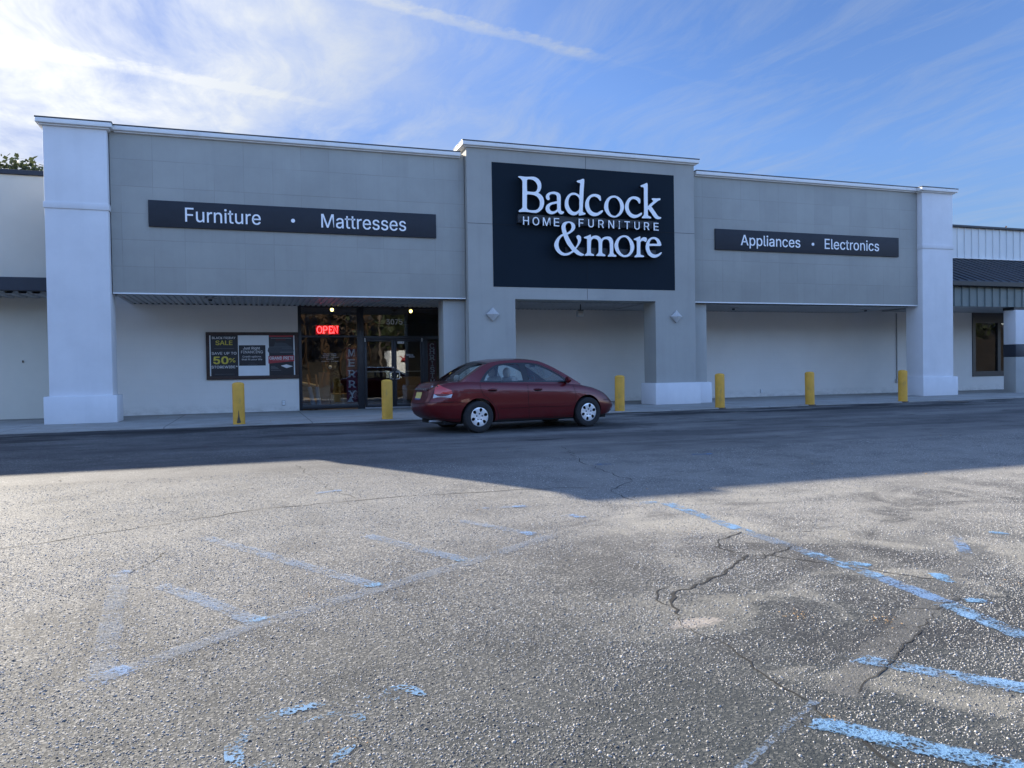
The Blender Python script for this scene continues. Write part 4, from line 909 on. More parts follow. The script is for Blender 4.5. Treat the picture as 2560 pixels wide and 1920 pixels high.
def sign_board(x0, x1, z0, z1, words, label):
    t = thing('sign_board', label, 'sign', (0, 0, 0))
    obj('board', boxes((x0, x1, 20.545, 20.597, z0, z1), bevel=0.004), M['board'], t, 30)
    for w, a, b2, c, d in words:
        bm = bmesh.new()
        if w == '.': lathe(bm, [(0.05, 20.535), (0.05, 20.545)], 24, 'Y'); [setattr(v, 'co', Vector((v.co.x + (a + b2) / 2, v.co.y, v.co.z * 1.0 + (c + d) / 2))) for v in bm.verts]; obj('bullet', bm, M['letter'], t)
        else:
            text_bm(bm, w, a, b2, c, d, 20.5445, 0.008, weight=0.006); obj('lettering', bm, M['letter'], t)
sign_board(-2.315, 4.815, 4.725, 5.365, [('Furniture', -1.490, 0.278, 4.868, 5.226), ('.', 1.019, 1.111, 5.0, 5.03), ('Mattresses', 1.770, 3.988, 4.868, 5.226)], 'longer charcoal board advertising furniture and mattresses on the left fascia')
sign_board(13.616, 20.806, 4.725, 5.368, [('Appliances', 14.530, 16.774, 4.800, 5.226), ('.', 17.209, 17.328, 5.0, 5.04), ('Electronics', 17.735, 19.958, 4.883, 5.226)], 'charcoal board advertising appliances and electronics on the right fascia')

# ---- poster case
pc = thing('poster_case', 'dark wooden poster frame with sale posters on the wall left of the shop window', 'notice board', (0, 0, 0))
obj('backing', boxes((-1.15, 1.20, 23.56, 23.598, 1.05, 2.235)), M['wood'], pc)
obj('frame', boxes((-1.240, 1.300, 23.53, 23.597, 2.226, 2.315), (-1.240, 1.300, 23.53, 23.597, 0.955, 1.052), (-1.240, -1.152, 23.53, 23.597, 1.053, 2.225), (1.198, 1.300, 23.53, 23.597, 1.053, 2.225), bevel=0.006), M['wood'], pc, 30)
Yp = 23.557
def poster(name, x0, x1, z0, z1, mt): return obj(name, boxes((x0, x1, Yp - 0.003, Yp, z0, z1)), mt, pc)
def ink(par, s, x0, x1, z0, z1, mt, weight=0.0, y=None):
    bm = bmesh.new(); text_bm(bm, s, x0, x1, z0, z1, y or Yp - 0.006, 0.0, weight=weight)
    for f in bm.faces:
        if f.normal.y > 0: f.normal_flip()
    return obj('lettering', bm, mt, par)
def bar(par, x0, x1, z0, z1, mt, name='rule', y=None):
    y = y or Yp - 0.0055; return obj(name, boxes((x0, x1, y - 0.0006, y, z0, z1)), mt, par)
for q in ((-1.146, -1.116), (1.160, 1.194)): obj('mount_strip', boxes((*q, Yp - 0.002, Yp, 1.06, 2.222)), M['paper'], pc)
a = poster('poster', -1.113, -0.397, 1.060, 2.224, M['ink'])
ink(a, 'BLACK FRIDAY', -1.074, -0.441, 2.118, 2.184, M['ink_white'], 0.02)
ink(a, 'SALE', -0.984, -0.526, 1.945, 2.076, M['ink_yellow'], 0.03)
bar(a, -1.023, -0.486, 1.845, 1.852, M['ink_grey'])
ink(a, 'SAVE UP TO', -1.092, -0.425, 1.672, 1.746, M['ink_white'], 0.012)
ink(a, '50', -1.052, -0.644, 1.400, 1.620, M['ink_yellow'], 0.05)
ink(a, '%', -0.631, -0.458, 1.445, 1.570, M['ink_yellow'], 0.02)
ink(a, "STOREWIDE*", -1.104, -0.400, 1.278, 1.354, M['ink_white'], 0.02)
bar(a, -1.026, -0.489, 1.108, 1.114, M['ink_grey'])
a = poster('poster', -0.380, 0.470, 1.056, 2.231, M['paper'])
k = obj('printed_panel', boxes((-0.360, 0.373, Yp - 0.0045, Yp - 0.003, 1.346, 1.938)), M['ink'], a)
ink(k, 'Just Right', -0.244, 0.222, 1.795, 1.892, M['ink_white'], 0.012)
ink(k, 'FINANCING', -0.298, 0.297, 1.702, 1.782, M['ink_white'])
ink(k, 'Credit options', -0.262, 0.249, 1.572, 1.636, M['ink_white'], 0.004)
ink(k, 'that fit your life', -0.285, 0.276, 1.490, 1.554, M['ink_white'], 0.004)
bar(k, -0.07, 0.08, 1.424, 1.428, M['ink_grey']); bar(k, -0.12, 0.14, 1.383, 1.389, M['ink_grey'])
a = poster('poster', 0.474, 1.158, 1.058, 2.225, M['ink'])
bar(a, 0.478, 1.156, 2.178, 2.222, M['ink_red'], 'banner_strip'); ink(a, 'ENTER TO WIN', 0.66, 0.95, 2.190, 2.212, mat('dim_red_ink', (0.5, 0.16, 0.16), 0.5))
bar(a, 0.53, 1.10, 2.126, 2.146, M['ink_grey']); bar(a, 0.66, 0.94, 2.080, 2.104, mat('deep_red_ink', (0.12, 0.015, 0.02), 0.5))
# pick-up drawn in dim lines on the poster
bm = bmesh.new()
plate_xz(bm, [smooth_loop([(0.46, 1.72), (0.47, 1.88), (0.60, 1.90), (0.66, 2.0), (0.92, 2.005), (1.04, 1.92), (1.13, 1.88), (1.15, 1.72), (0.80, 1.70)], 3)], Yp - 0.0062, Yp - 0.0055)
obj('printed_truck', bm, M['ink_dim'], a)
bar(a, 0.64, 0.93, 2.000, 2.006, M['ink_grey']); bar(a, 0.48, 1.08, 1.883, 1.889, M['ink_grey'], y=Yp - 0.0066); bar(a, 0.84, 1.12, 1.842, 1.848, M['ink_grey'], y=Yp - 0.0066); bar(a, 0.78, 1.15, 1.722, 1.738, M['ink_grey'], y=Yp - 0.0066)
bm = bmesh.new(); plate_xz(bm, [[(0.448, 1.403), (1.176, 1.464), (1.178, 1.637), (0.450, 1.620)]], Yp - 0.0075, Yp - 0.0068); rb = obj('banner_strip', bm, M['ink_red'], a)
ink(rb, 'GRAND PRIZE', 0.478, 1.155, 1.512, 1.605, M['ink_white'], 0.025, Yp - 0.009)
ink(rb, 'DELIVERED FOR NO MONEY', 0.57, 1.04, 1.474, 1.500, mat('pale_red_ink', (0.5, 0.25, 0.25), 0.5), 0.0, Yp - 0.009)
bm = bmesh.new(); plate_xz(bm, [[(0.79, 1.335), (0.955, 1.372), (1.131, 1.315), (0.955, 1.262)]], Yp - 0.0075, Yp - 0.0068); obj('printed_mattress', bm, M['ink_white'], a)
for zz, xe in ((1.315, 0.64), (1.28, 0.70), (1.245, 0.73), (1.20, 0.80)): bar(a, 0.51, xe, zz, zz + 0.010, M['ink_grey'])

# ------------------------------------------------------------------ things in and on the shop window
yg = 23.622    # just outside the panes
yi = 23.665     # just behind them
t = thing('open_sign', 'lit red neon open sign hanging in the upper shop window', 'neon sign', (0, 0, 0))
obj('backing_board', boxes((1.815, 2.500, yi + 0.012, yi + 0.03, 2.255, 2.53), bevel=0.004), M['neonglow'], t)
def seg(bm, pts, r=0.0125): tube(bm, [(p[0], yi - 0.008, p[1]) for p in pts], r, 8)
bm = bmesh.new(); z0, z1 = 2.297, 2.495; h = z1 - z0
seg(bm, [(1.925 + 0.068 * math.cos(q), (z0 + z1) / 2 + h / 2 * math.sin(q)) for q in [2 * PI * i / 20 for i in range(21)]])
obj('neon_tube', bm, M['neon'], t); bm = bmesh.new()
seg(bm, [(2.045, z0), (2.045, z1), (2.10, z1), (2.14, z1 - 0.02), (2.15, z1 - 0.055), (2.14, z1 - 0.09), (2.10, z1 - 0.11), (2.05, z1 - 0.11)]); seg(bm, [(2.015, z0), (2.075, z0)])
obj('neon_tube', bm, M['neon'], t); bm = bmesh.new()
seg(bm, [(2.305, z1 - 0.04), (2.305, z1), (2.20, z1)]); seg(bm, [(2.215, z1), (2.215, z0)]); seg(bm, [(2.20, z0), (2.305, z0), (2.305, z0 + 0.04)]); seg(bm, [(2.215, z0 + h / 2), (2.28, z0 + h / 2)])
obj('neon_tube', bm, M['neon'], t); bm = bmesh.new()
seg(bm, [(2.345, z0), (2.345, z1), (2.45, z0), (2.45, z1)]); seg(bm, [(2.325, z0), (2.365, z0)]); seg(bm, [(2.43, z1), (2.47, z1)])
obj('neon_tube', bm, M['neon'], t)
t = thing('house_number', 'pale street number on the glass above the doors', 'number', (0, 0, 0))
bm = bmesh.new(); text_bm(bm, '3075', 3.924, 4.420, 2.560, 2.722, yg, 0.0, weight=0.018); obj('digits', bm, mat('frosted_vinyl', (0.70, 0.70, 0.72), 0.6), t)
t = thing('hours_decal', 'small white opening hours lettering on the shop window', 'decal', (0, 0, 0))
bm = bmesh.new()
text_bm(bm, 'Store Hours', 2.03, 2.40, 1.655, 1.690, yg); text_bm(bm, 'Monday - Friday', 2.01, 2.40, 1.595, 1.635, yg); text_bm(bm, '9:00 a.m. - 6:00 p.m.', 1.965, 2.46, 1.548, 1.578, yg)
text_bm(bm, 'Saturday', 2.10, 2.32, 1.498, 1.530, yg); text_bm(bm, '9:00 a.m. - 5:00 p.m.', 1.965, 2.46, 1.430, 1.462, yg)
obj('lettering', bm, mat('dim_vinyl', (0.5, 0.5, 0.52), 0.6), t)
t = thing('door_sticker', 'small white sticker at the top of the right-hand door', 'sticker', (0, 0, 0))
obj('sheet', boxes((4.250, 4.395, yg - 0.026, yg - 0.024, 2.045, 2.092), (4.250, 4.452, yg - 0.026, yg - 0.024, 1.972, 2.040)), M['paper'], t)
bm = bmesh.new(); lathe(bm, [(0.02, yg - 0.030), (0.02, yg - 0.027)], 16, 'Y'); [setattr(v, 'co', v.co + Vector((4.415, 0, 2.006))) for v in bm.verts]; obj('badge', bm, M['ink_grey'], t)
obj('print_line', boxes((4.262, 4.385, yg - 0.0275, yg - 0.0265, 1.992, 2.004), (4.262, 4.36, yg - 0.0275, yg - 0.0265, 2.064, 2.074)), M['ink_grey'], t)
t = thing('door_decal', 'small white store logo lettering in the middle of the right-hand door', 'decal', (0, 0, 0))
bm = bmesh.new(); text_bm(bm, 'Badcock', 4.520, 4.735, 1.592, 1.655, yg - 0.02); text_bm(bm, '&more', 4.60, 4.772, 1.540, 1.585, yg - 0.02, weight=0.02); obj('lettering', bm, mat('dim_vinyl2', (0.6, 0.6, 0.62), 0.6), t)
def banner(x0, x1, z0, z1, word, zs, label, w):
    t = thing('hanging_banner', label, 'banner', (0, 0, 0), group='holiday banners beside the doors')
    bm = bmesh.new(); box(bm, x0, x1, yi, yi + 0.006, z0, z1); obj('cloth', bm, M['banner'], t)
    xm = (x0 + x1) / 2
    bm = bmesh.new(); tube(bm, [(x0, yi, z1 + 0.01), (x1, yi, z1 + 0.01)], 0.009); obj('rod', bm, M['wood'], t)
    bm = bmesh.new(); tube(bm, [(x0 + 0.02, yi, z1 + 0.015), (xm, yi, z1 + 0.13), (x1 - 0.02, yi, z1 + 0.015)], 0.003, 6); obj('cord', bm, M['alu'], t)
    for ch, zz in zip(word, zs):
        bm = bmesh.new(); hw = w * (0.5 if ch != 'I' else 0.28); hh = w * 0.50
        text_bm(bm, ch, xm - hw * (0.86 if ch != 'I' else 0.5), xm + hw * (0.86 if ch != 'I' else 0.5), zz - hh, zz + hh, yi - 0.004, 0.0, weight=0.022)
        # slab serifs
        if ch in 'MERYHIT':
            for sx in ((-1, 1) if ch in 'MRYH' else (0,)):
                zz2 = zz - hh; cx2 = xm + sx * hw * 0.72
                if ch == 'Y': cx2 = xm + sx * hw * 0.78; zz2 = zz + hh - 0.022
                box(bm, cx2 - 0.034, cx2 + 0.034, yi - 0.0042, yi - 0.0038, zz2, zz2 + 0.022)
            if ch in 'YTI': box(bm, xm - 0.042, xm + 0.042, yi - 0.0042, yi - 0.0038, zz - hh, zz - hh + 0.022)
            if ch in 'IH':
                for sx in ((-1, 1) if ch == 'H' else (0,)): box(bm, xm + sx * hw * 0.72 - 0.036, xm + sx * hw * 0.72 + 0.036, yi - 0.0042, yi - 0.0038, zz + hh - 0.022, zz + hh)
            if ch in 'ER': box(bm, xm - hw * 0.86 - 0.028, xm - hw * 0.86 + 0.03, yi - 0.0042, yi - 0.0038, zz - hh, zz - hh + 0.022); box(bm, xm - hw * 0.86 - 0.028, xm - hw * 0.86 + 0.03, yi - 0.0042, yi - 0.0038, zz + hh - 0.022, zz + hh)
        obj('letter', bm, mat('banner_letter', (0.90, 0.90, 0.97), 0.7, 0.03), t)
    return t
bn = banner(2.690, 3.020, 0.20, 1.86, 'MERRY', [1.70, 1.395, 1.065, 0.755, 0.445], 'burgundy banner with white stacked letters hanging left of the doors', 0.215)
bm = bmesh.new(); lathe(bm, [(0.0001, 0.36), (0.03, 0.30), (0.075, 0.22), (0.11, 0.2)], 14); [setattr(v, 'co', Vector((v.co.x + 2.80, yi - 0.006 + v.co.y * 0.03, v.co.z + 0.02))) for v in bm.verts]; obj('printed_gnome', bm, M['paper'], bn, 60)
banner(5.215, 5.475, 0.05, 1.995, 'CHRISTMAS', [1.895, 1.725, 1.535, 1.345, 1.155, 0.965, 0.775, 0.585, 0.395], 'narrower burgundy banner with stacked letters right of the doors, partly behind the car', 0.165)
def lamp(x, y, z, label):
    t = thing('pendant_lamp', label, 'lamp', (x, y, z), group='warm lamps inside the shop')
    bm = bmesh.new(); lathe(bm, [(0.0001, -0.055), (0.03, -0.045), (0.055, 0.0), (0.04, 0.04), (0.0001, 0.055)], 18); obj('bulb', bm, M['bulb'], t, 60)
    bm = bmesh.new(); cyl(bm, (0, 0, 0.05), (0, 0, 0.22), 0.022, n=12); obj('socket', bm, M['black'], t)
    ld = bpy.data.lights.new('bulb_light', 'SPOT'); ld.spot_size = math.radians(150); ld.spot_blend = 0.3; ld.energy = 24.0; ld.color = (1.0, 0.72, 0.35); ld.shadow_soft_size = 0.05
    lo = bpy.data.objects.new('bulb_light', ld); COL.objects.link(lo); lo.parent = t; lo.location = (0, 0.15, -0.12)
lamp(2.345, 24.1, 3.03, 'glowing warm bulb near the ceiling behind the upper shop window')
lamp(4.78, 24.1, 3.01, 'glowing warm bulb near the ceiling behind the glass over the doors')
# goods leaning in the window
t = thing('cardboard_sheet', 'tall orange-brown panel leaning inside the left shop window', 'panel', (0, 0, 0))
bm = bmesh.new(); box(bm, 1.90, 2.22, 23.98, 24.02, 0.02, 1.12); obj('sheet', bm, M['orange'], t)
t = thing('cardboard_box', 'low brown cardboard box on the floor behind the shop window', 'box', (0, 0, 0))
obj('carton', boxes((2.24, 3.00, 24.05, 24.5, 0.012, 0.46), bevel=0.006), M['card'], t); obj('tape', boxes((2.60, 2.66, 24.045, 24.0495, 0.012, 0.46)), mat('parcel_tape', (0.5, 0.4, 0.25), 0.3), t)
for xa, xb, lb in ((1.74, 1.62, 'left one of two grey-blue wrapped tubes leaning inside the shop window'), (1.90, 1.84, 'right one of two grey-blue wrapped tubes leaning inside the shop window')):
    t = thing('wrapped_tube', lb, 'tube', (0, 0, 0), group='wrapped tubes leaning in the window')
    bm = bmesh.new(); cyl(bm, (xa, 23.78, 0.02), (xb, 23.92, 0.68), 0.062, 0.062, 18); obj('wrap', bm, M['greyblue'], t, 40)
    bm = bmesh.new(); cyl(bm, (xb, 23.92, 0.68), (xb - (xa - xb) * 0.5, 23.98, 1.06), 0.030, 0.026, 12); obj('core', bm, M['orange'], t, 40)
t = thing('rolled_rug', 'pale rolled goods lying across the corner of the left shop window', 'rug', (0, 0, 0))
bm = bmesh.new(); cyl(bm, (1.42, 24.1, 0.28), (2.4, 24.5, 0.13), 0.11, 0.11, 18); obj('roll', bm, M['card'], t, 40)
bm = bmesh.new(); cyl(bm, (1.42, 24.25, 0.80), (2.05, 24.4, 0.66), 0.05, 0.05, 18); obj('edge_board', bm, mat('pale_board', (0.5, 0.42, 0.3), 0.7), t, 40)
# frosted holiday tree
t = thing('holiday_tree', 'frosted artificial holiday tree standing behind the shop window', 'holiday tree', (2.32, 24.55, 0.0))
bm = bmesh.new(); rr = random.Random(3)
for i in range(900):
    h = rr.uniform(0.35, 1.75); rad = 0.42 * (1.85 - h) / 1.5 * math.sqrt(rr.random()); a = rr.uniform(0, 2 * PI)
    c = Vector((rad * math.cos(a), rad * math.sin(a), h)); d = Vector((math.cos(a), math.sin(a), rr.uniform(-0.5, 0.2))).normalized() * rr.uniform(0.05, 0.12)
    sd2 = d.cross(Vector((rr.uniform(-1, 1), rr.uniform(-1, 1), 1))).normalized() * 0.012
    bm.faces.new([bm.verts.new(c - sd2), bm.verts.new(c + sd2), bm.verts.new(c + d)])
obj('foliage', bm, M['pine'], t); bm = bmesh.new(); cyl(bm, (0, 0, 0.0), (0, 0, 1.6), 0.03, 0.01, 8); obj('trunk', bm, M['wood'], t)
bm = bmesh.new(); bmesh.ops.create_uvsphere(bm, u_segments=14, v_segments=10, radius=0.055, matrix=Matrix.Translation((-0.06, -0.42, 1.28))); obj('bauble', bm, M['paper'], t, 60)
# furniture deeper inside
def sofa(x, y, label):
    t = thing('sofa', label, 'sofa', (x, y, 0.012)); m_ = mat('sofa_fabric', (0.12, 0.09, 0.07), 0.9, 0.2, 5.0)
    obj('seat', boxes((-0.9, 0.9, -0.42, 0.36, 0.12, 0.45), bevel=0.04), m_, t, 40); obj('backrest', boxes((-0.9, 0.9, 0.361, 0.55, 0.12, 0.92), bevel=0.05), m_, t, 40)
    obj('armrest', boxes((-1.1, -0.902, -0.42, 0.55, 0.0, 0.62), bevel=0.05), m_, t, 40); obj('armrest', boxes((0.902, 1.1, -0.42, 0.55, 0.0, 0.62), bevel=0.05), m_, t, 40)
sofa(5.6, 27.0, 'dark sofa inside the store seen dimly through the doors'); sofa(2.0, 28.5, 'dark sofa further back behind the shop window')

# ------------------------------------------------------------------ bollards
def bollard(x, y, label, worn=False):
    t = thing('bollard', label, 'bollard', (x, y, 0.0), group='yellow bollards along the kerb'); t.rotation_euler = (random.uniform(-0.015, 0.015), random.uniform(-0.018, 0.018), 0 if worn else random.uniform(0, 6))
    bm = bmesh.new(); lathe(bm, [(0.127, -0.14), (0.127, 0.872), (0.124, 0.884)], 36); obj('post', bm, M['yellow'], t, 40)
    bm = bmesh.new(); lathe(bm, [(0.124, 0.884), (0.112, 0.902), (0.08, 0.917), (0.04, 0.924), (0.0005, 0.926)], 36, cap0=False); obj('cap', bm, M['yellow'], t, 60)
    bm = bmesh.new(); lathe(bm, [(0.128, 0.0), (0.135, 0.001), (0.150, -0.004), (0.16, -0.03)], 30, cap0=False, cap1=False); obj('sealant', bm, M['rust'], t, 40)
    if worn:
        bm = bmesh.new(); pts = [(-0.33, 0.03), (0.30, 0.04), (0.22, 0.10), (0.10, 0.20), (0.02, 0.30), (-0.05, 0.295), (-0.13, 0.19), (-0.27, 0.10)]
        V, F = poly_fill([smooth_loop(pts, 3)], 0.06)
        vv = [bm.verts.new((0.1285 * math.sin(v.x), -0.1285 * math.cos(v.x), v.y)) for v in V]
        for f in F: bm.faces.new([vv[i] for i in f])
        bmesh.ops.recalc_face_normals(bm, faces=bm.faces); obj('worn_patch', bm, M['rust'], t, 60)
bollard(-0.30, 17.98, 'yellow bollard with a bare triangular scrape, in front of the poster frame', True)
bollard(2.97, 17.98, 'yellow bollard standing in front of the shop doors, left of the car')
bollard(8.98, 17.96, 'yellow bollard just beyond the front bumper of the red car')
bollard(11.97, 17.93, 'yellow bollard in front of the right leg of the entrance block')
bollard(14.90, 17.90, 'yellow bollard standing alone before the blank white wall of the right bay')
bollard(18.20, 17.86, 'yellow bollard nearest the right-hand white pilaster')

# ------------------------------------------------------------------ fixtures
def diamond(x, z, label):
    t = thing('wall_light', label, 'wall light', (x, Y_B, z), group='diamond wall lights on the entrance block')
    r = 0.185
    obj('back_plate', (lambda b_: (plate_xz(b_, [[(-r, 0), (0, -r), (r, 0), (0, r)]], -0.05, -0.002), b_)[1])(bmesh.new()), M['lightgrey'], t)
    bm = bmesh.new(); q = [bm.verts.new(p) for p in ((-r, -0.075, 0), (0, -0.075, -r), (r, -0.075, 0), (0, -0.075, r))]; ap = bm.verts.new((0, -0.17, 0))
    q2 = [bm.verts.new(p) for p in ((-r, -0.052, 0), (0, -0.052, -r), (r, -0.052, 0), (0, -0.052, r))]
    for i in range(4):
        j = (i + 1) % 4; bm.faces.new((q[i], q[j], ap)); bm.faces.new((q2[i], q2[j], q[j], q[i]))
    bmesh.ops.recalc_face_normals(bm, faces=bm.faces); obj('shade', bm, mat('pale_grey_shade', (0.50, 0.49, 0.47), 0.5), t)
diamond(6.330, 2.65, 'diamond-shaped grey wall light on the left leg of the entrance block')
diamond(12.10, 2.63, 'diamond-shaped grey wall light on the right leg of the entrance block')
t = thing('flood_light', 'small flood light hanging under the soffit of the entrance block', 'flood light', (9.52, 21.6, 0))
obj('bracket', boxes((-0.012, 0.012, -0.012, 0.012, 2.90, 3.075), (-0.09, 0.09, -0.02, 0.02, 2.88, 2.90)), M['black'], t)
obj('housing', boxes((-0.10, 0.10, -0.02, 0.12, 2.70, 2.879), bevel=0.015), M['lightgrey'], t, 30); obj('lens', boxes((-0.08, 0.08, -0.028, -0.021, 2.715, 2.86)), mat('flood_lens', (0.30, 0.28, 0.24), 0.25), t)
def soffit_light(x, y, z, label):
    t = thing('soffit_light', label, 'soffit light', (x, y, z), group='small fittings under the soffit')
    obj('base', boxes((-0.16, 0.16, -0.08, 0.08, -0.03, -0.001), bevel=0.01), M['lightgrey'], t, 30)
    bm = bmesh.new(); cyl(bm, (0, 0, -0.03), (0, 0, -0.075), 0.055, 0.04, 16); obj('lens', bm, M['black'], t, 40)
soffit_light(15.25, 22.0, 3.068, 'small soffit fitting in the left part of the right-hand bay'); soffit_light(20.75, 22.0, 3.068, 'small soffit fitting beside the right-hand pilaster')
soffit_light(4.30, 22.9, 3.09, 'flat pale soffit fitting above the shop doors'); soffit_light(-1.0, 21.5, 3.09, 'small soffit hook fitting near the left pilaster')
t = thing('conduit_pipe', 'thin grey vertical conduit on the white wall of the right bay', 'pipe', (0, 0, 0))
bm = bmesh.new(); cyl(bm, (23.74, 23.575, 0.52), (23.74, 23.575, 3.07), 0.018, n=10); obj('pipe', bm, M['conduit'], t, 40)
obj('junction_box', boxes((23.68, 23.80, 23.53, 23.598, 0.38, 0.52), bevel=0.006), M['lightgrey'], t)
def outlet(x, z, label):
    t = thing('outlet_cover', label, 'outlet', (0, 0, 0)); obj('plate', boxes((x - 0.05, x + 0.05, 23.575, 23.598, z - 0.075, z + 0.075), bevel=0.008), M['lightgrey'], t, 30)
    obj('flap', boxes((x - 0.036, x + 0.036, 23.566, 23.5745, z - 0.06, z - 0.004), (x - 0.036, x + 0.036, 23.566, 23.5745, z + 0.004, z + 0.06), bevel=0.004), M['paper'], t, 30)
outlet(17.50, 0.20, 'grey outlet cover low on the blank wall of the right bay'); outlet(0.85, 0.24, 'grey outlet cover low on the wall under the poster frame')

# ------------------------------------------------------------------ neighbours
nb = thing('neighbour_store', 'lower cream building with a dark canopy band adjoining on the left', 'building', (0, 0, 0))
obj('wall', boxes((-40, -4.50, Y_W, 24.0, -0.1, 6.48)), M['cream'], nb)
obj('roof_cap', boxes((-40, -4.46, Y_W - 0.06, 24.1, 6.483, 6.61), bevel=0.01), M['navy'], nb)
obj('canopy', boxes((-40, -4.50, 22.0, 22.25, 3.265, 3.595), bevel=0.01), M['navy'], nb)
deck('soffit', -40, -4.50, 22.26, 23.59, 3.215, nb, 0.30, 0.05); obj('canopy_roof', boxes((-40, -4.50, 22.26, 23.595, 3.50, 3.58)), M['roofmetal'], nb)
obj('roof', boxes((-40, -4.5, 24.1, 52, 5.6, 5.8), (-40, -39.7, 24.01, 52, -0.1, 5.6), (-39.7, -4.5, 51.7, 52, -0.1, 5.6)), M['roof'], nb)
obj('wall_vent', boxes((-5.80, -5.77, 23.57, 23.598, 1.50, 1.56)), M['rust'], nb)
nr = thing('neighbour_shop', 'lower shop with pale ribbed metal and a dark sloping awning roof on the right', 'building', (0, 0, 0))
obj('wall', boxes((24.61, 27.63, Y_W, 24.0, -0.1, 5.3), (23.04, 24.609, Y_W, 24.0, 3.35, 5.3), (27.631, 30.2, Y_W, 24.0, -0.1, 0.55), (27.631, 30.2, Y_W, 24.0, 3.16, 5.3), (30.201, 60, Y_W, 24.0, -0.1, 5.3)), M['wall'], nr)
def ribs(name, x0, x1, y, z0, z1, mt, pitch, par, dep=0.035):
    bm = bmesh.new(); prof = []; x = x0
    while x < x1:
        prof += [(x, y), (x + pitch * 0.82, y), (x + pitch * 0.86, y - dep), (x + pitch * 0.96, y - dep)]; x += pitch
    prof.append((x, y))
    A = [bm.verts.new((p[0], p[1], z0)) for p in prof]; B = [bm.verts.new((p[0], p[1], z1)) for p in prof]
    for i in range(len(prof) - 1): bm.faces.new((A[i], A[i + 1], B[i + 1], B[i]))
    box(bm, x0, x, y + 0.005, y + 0.04, z0, z1)
    return obj(name, bm, mt, par)
ribs('metal_panel', 23.05, 60, 23.54, 5.32, 6.53, M['wmetal'], 0.38, nr)
obj('roof_cap', boxes((23.05, 60, 23.42, 24.1, 6.533, 6.615), bevel=0.008), M['navy'], nr)
obj('flashing', boxes((23.05, 60, 23.44, 23.60, 5.285, 5.317)), M['trim'], nr)
# sloping seam roof
bm = bmesh.new(); x = 23.05; prof = []
while x < 60: prof += [(x, 0), (x + 0.36, 0), (x + 0.37, 0.035), (x + 0.39, 0.035)]; x += 0.40
prof.append((x, 0))
A = [bm.verts.new((p[0], 20.50, 3.985 + p[1])) for p in prof]; B = [bm.verts.new((p[0], 23.50, 5.28 + p[1])) for p in prof]
for i in range(len(prof) - 1): bm.faces.new((A[i], A[i + 1], B[i + 1], B[i]))
obj('awning_roof', bm, M['roofmetal'], nr)
obj('gutter', boxes((23.05, 60, 20.42, 20.60, 3.80, 3.98), bevel=0.02), M['black'], nr)
ribs('valance', 23.05, 60, 20.66, 3.105, 3.795, M['greenmetal'], 0.36, nr)
obj('soffit', boxes((23.05, 60, 20.71, 23.59, 3.13, 3.20)), M['deck'], nr)
w = obj('window', boxes((27.635, 27.80, 23.57, 23.68, 0.55, 3.155), (29.0, 29.16, 23.57, 23.68, 0.55, 3.155), (30.05, 30.195, 23.57, 23.68, 0.55, 3.155), (27.801, 28.999, 23.572, 23.68, 2.72, 3.155), (27.801, 28.999, 23.572, 23.68, 0.55, 0.76), (29.161, 30.049, 23.572, 23.68, 2.72, 3.155), (29.161, 30.049, 23.572, 23.68, 0.55, 0.76)), M['frame'], nr)
obj('pane', boxes((27.801, 28.999, 23.63, 23.64, 0.76, 2.72)), M['pane'], w); obj('pane', boxes((29.161, 30.049, 23.63, 23.64, 0.76, 2.72)), M['pane'], w)
obj('dark_room', boxes((27.5, 31, 25.0, 25.2, 0, 3.4)), M['black'], nr); obj('dark_room_ceiling', boxes((27.5, 31, 24.01, 25.0, 3.2, 3.4)), M['black'], nr)
for k_, xx in enumerate((26.24, 33.6)):
    p_ = obj('pillar', boxes((xx, xx + 0.62, 20.62, 21.10, -0.02, 1.30), bevel=0.01), mat('grey_pillar_paint', (0.36, 0.36, 0.34), 0.8), nr, 30)
    obj('pillar_band', boxes((xx - 0.012, xx + 0.632, 20.608, 21.112, 1.302, 1.755), bevel=0.01), M['navy'], p_, 30)
    obj('pillar_shaft', boxes((xx, xx + 0.62, 20.62, 21.10, 1.757, 3.0), bevel=0.01), M['white'], p_, 30); obj('pillar_cap', boxes((xx - 0.012, xx + 0.632, 20.67, 21.112, 3.002, 3.104)), M['black'], p_)
obj('roof', boxes((23.05, 60, 24.11, 52, 5.6, 5.8), (23.05, 60, 51.7, 52, -0.1, 5.6), (59.7, 60, 24.11, 51.6, -0.1, 5.6)), M['roof'], nr)
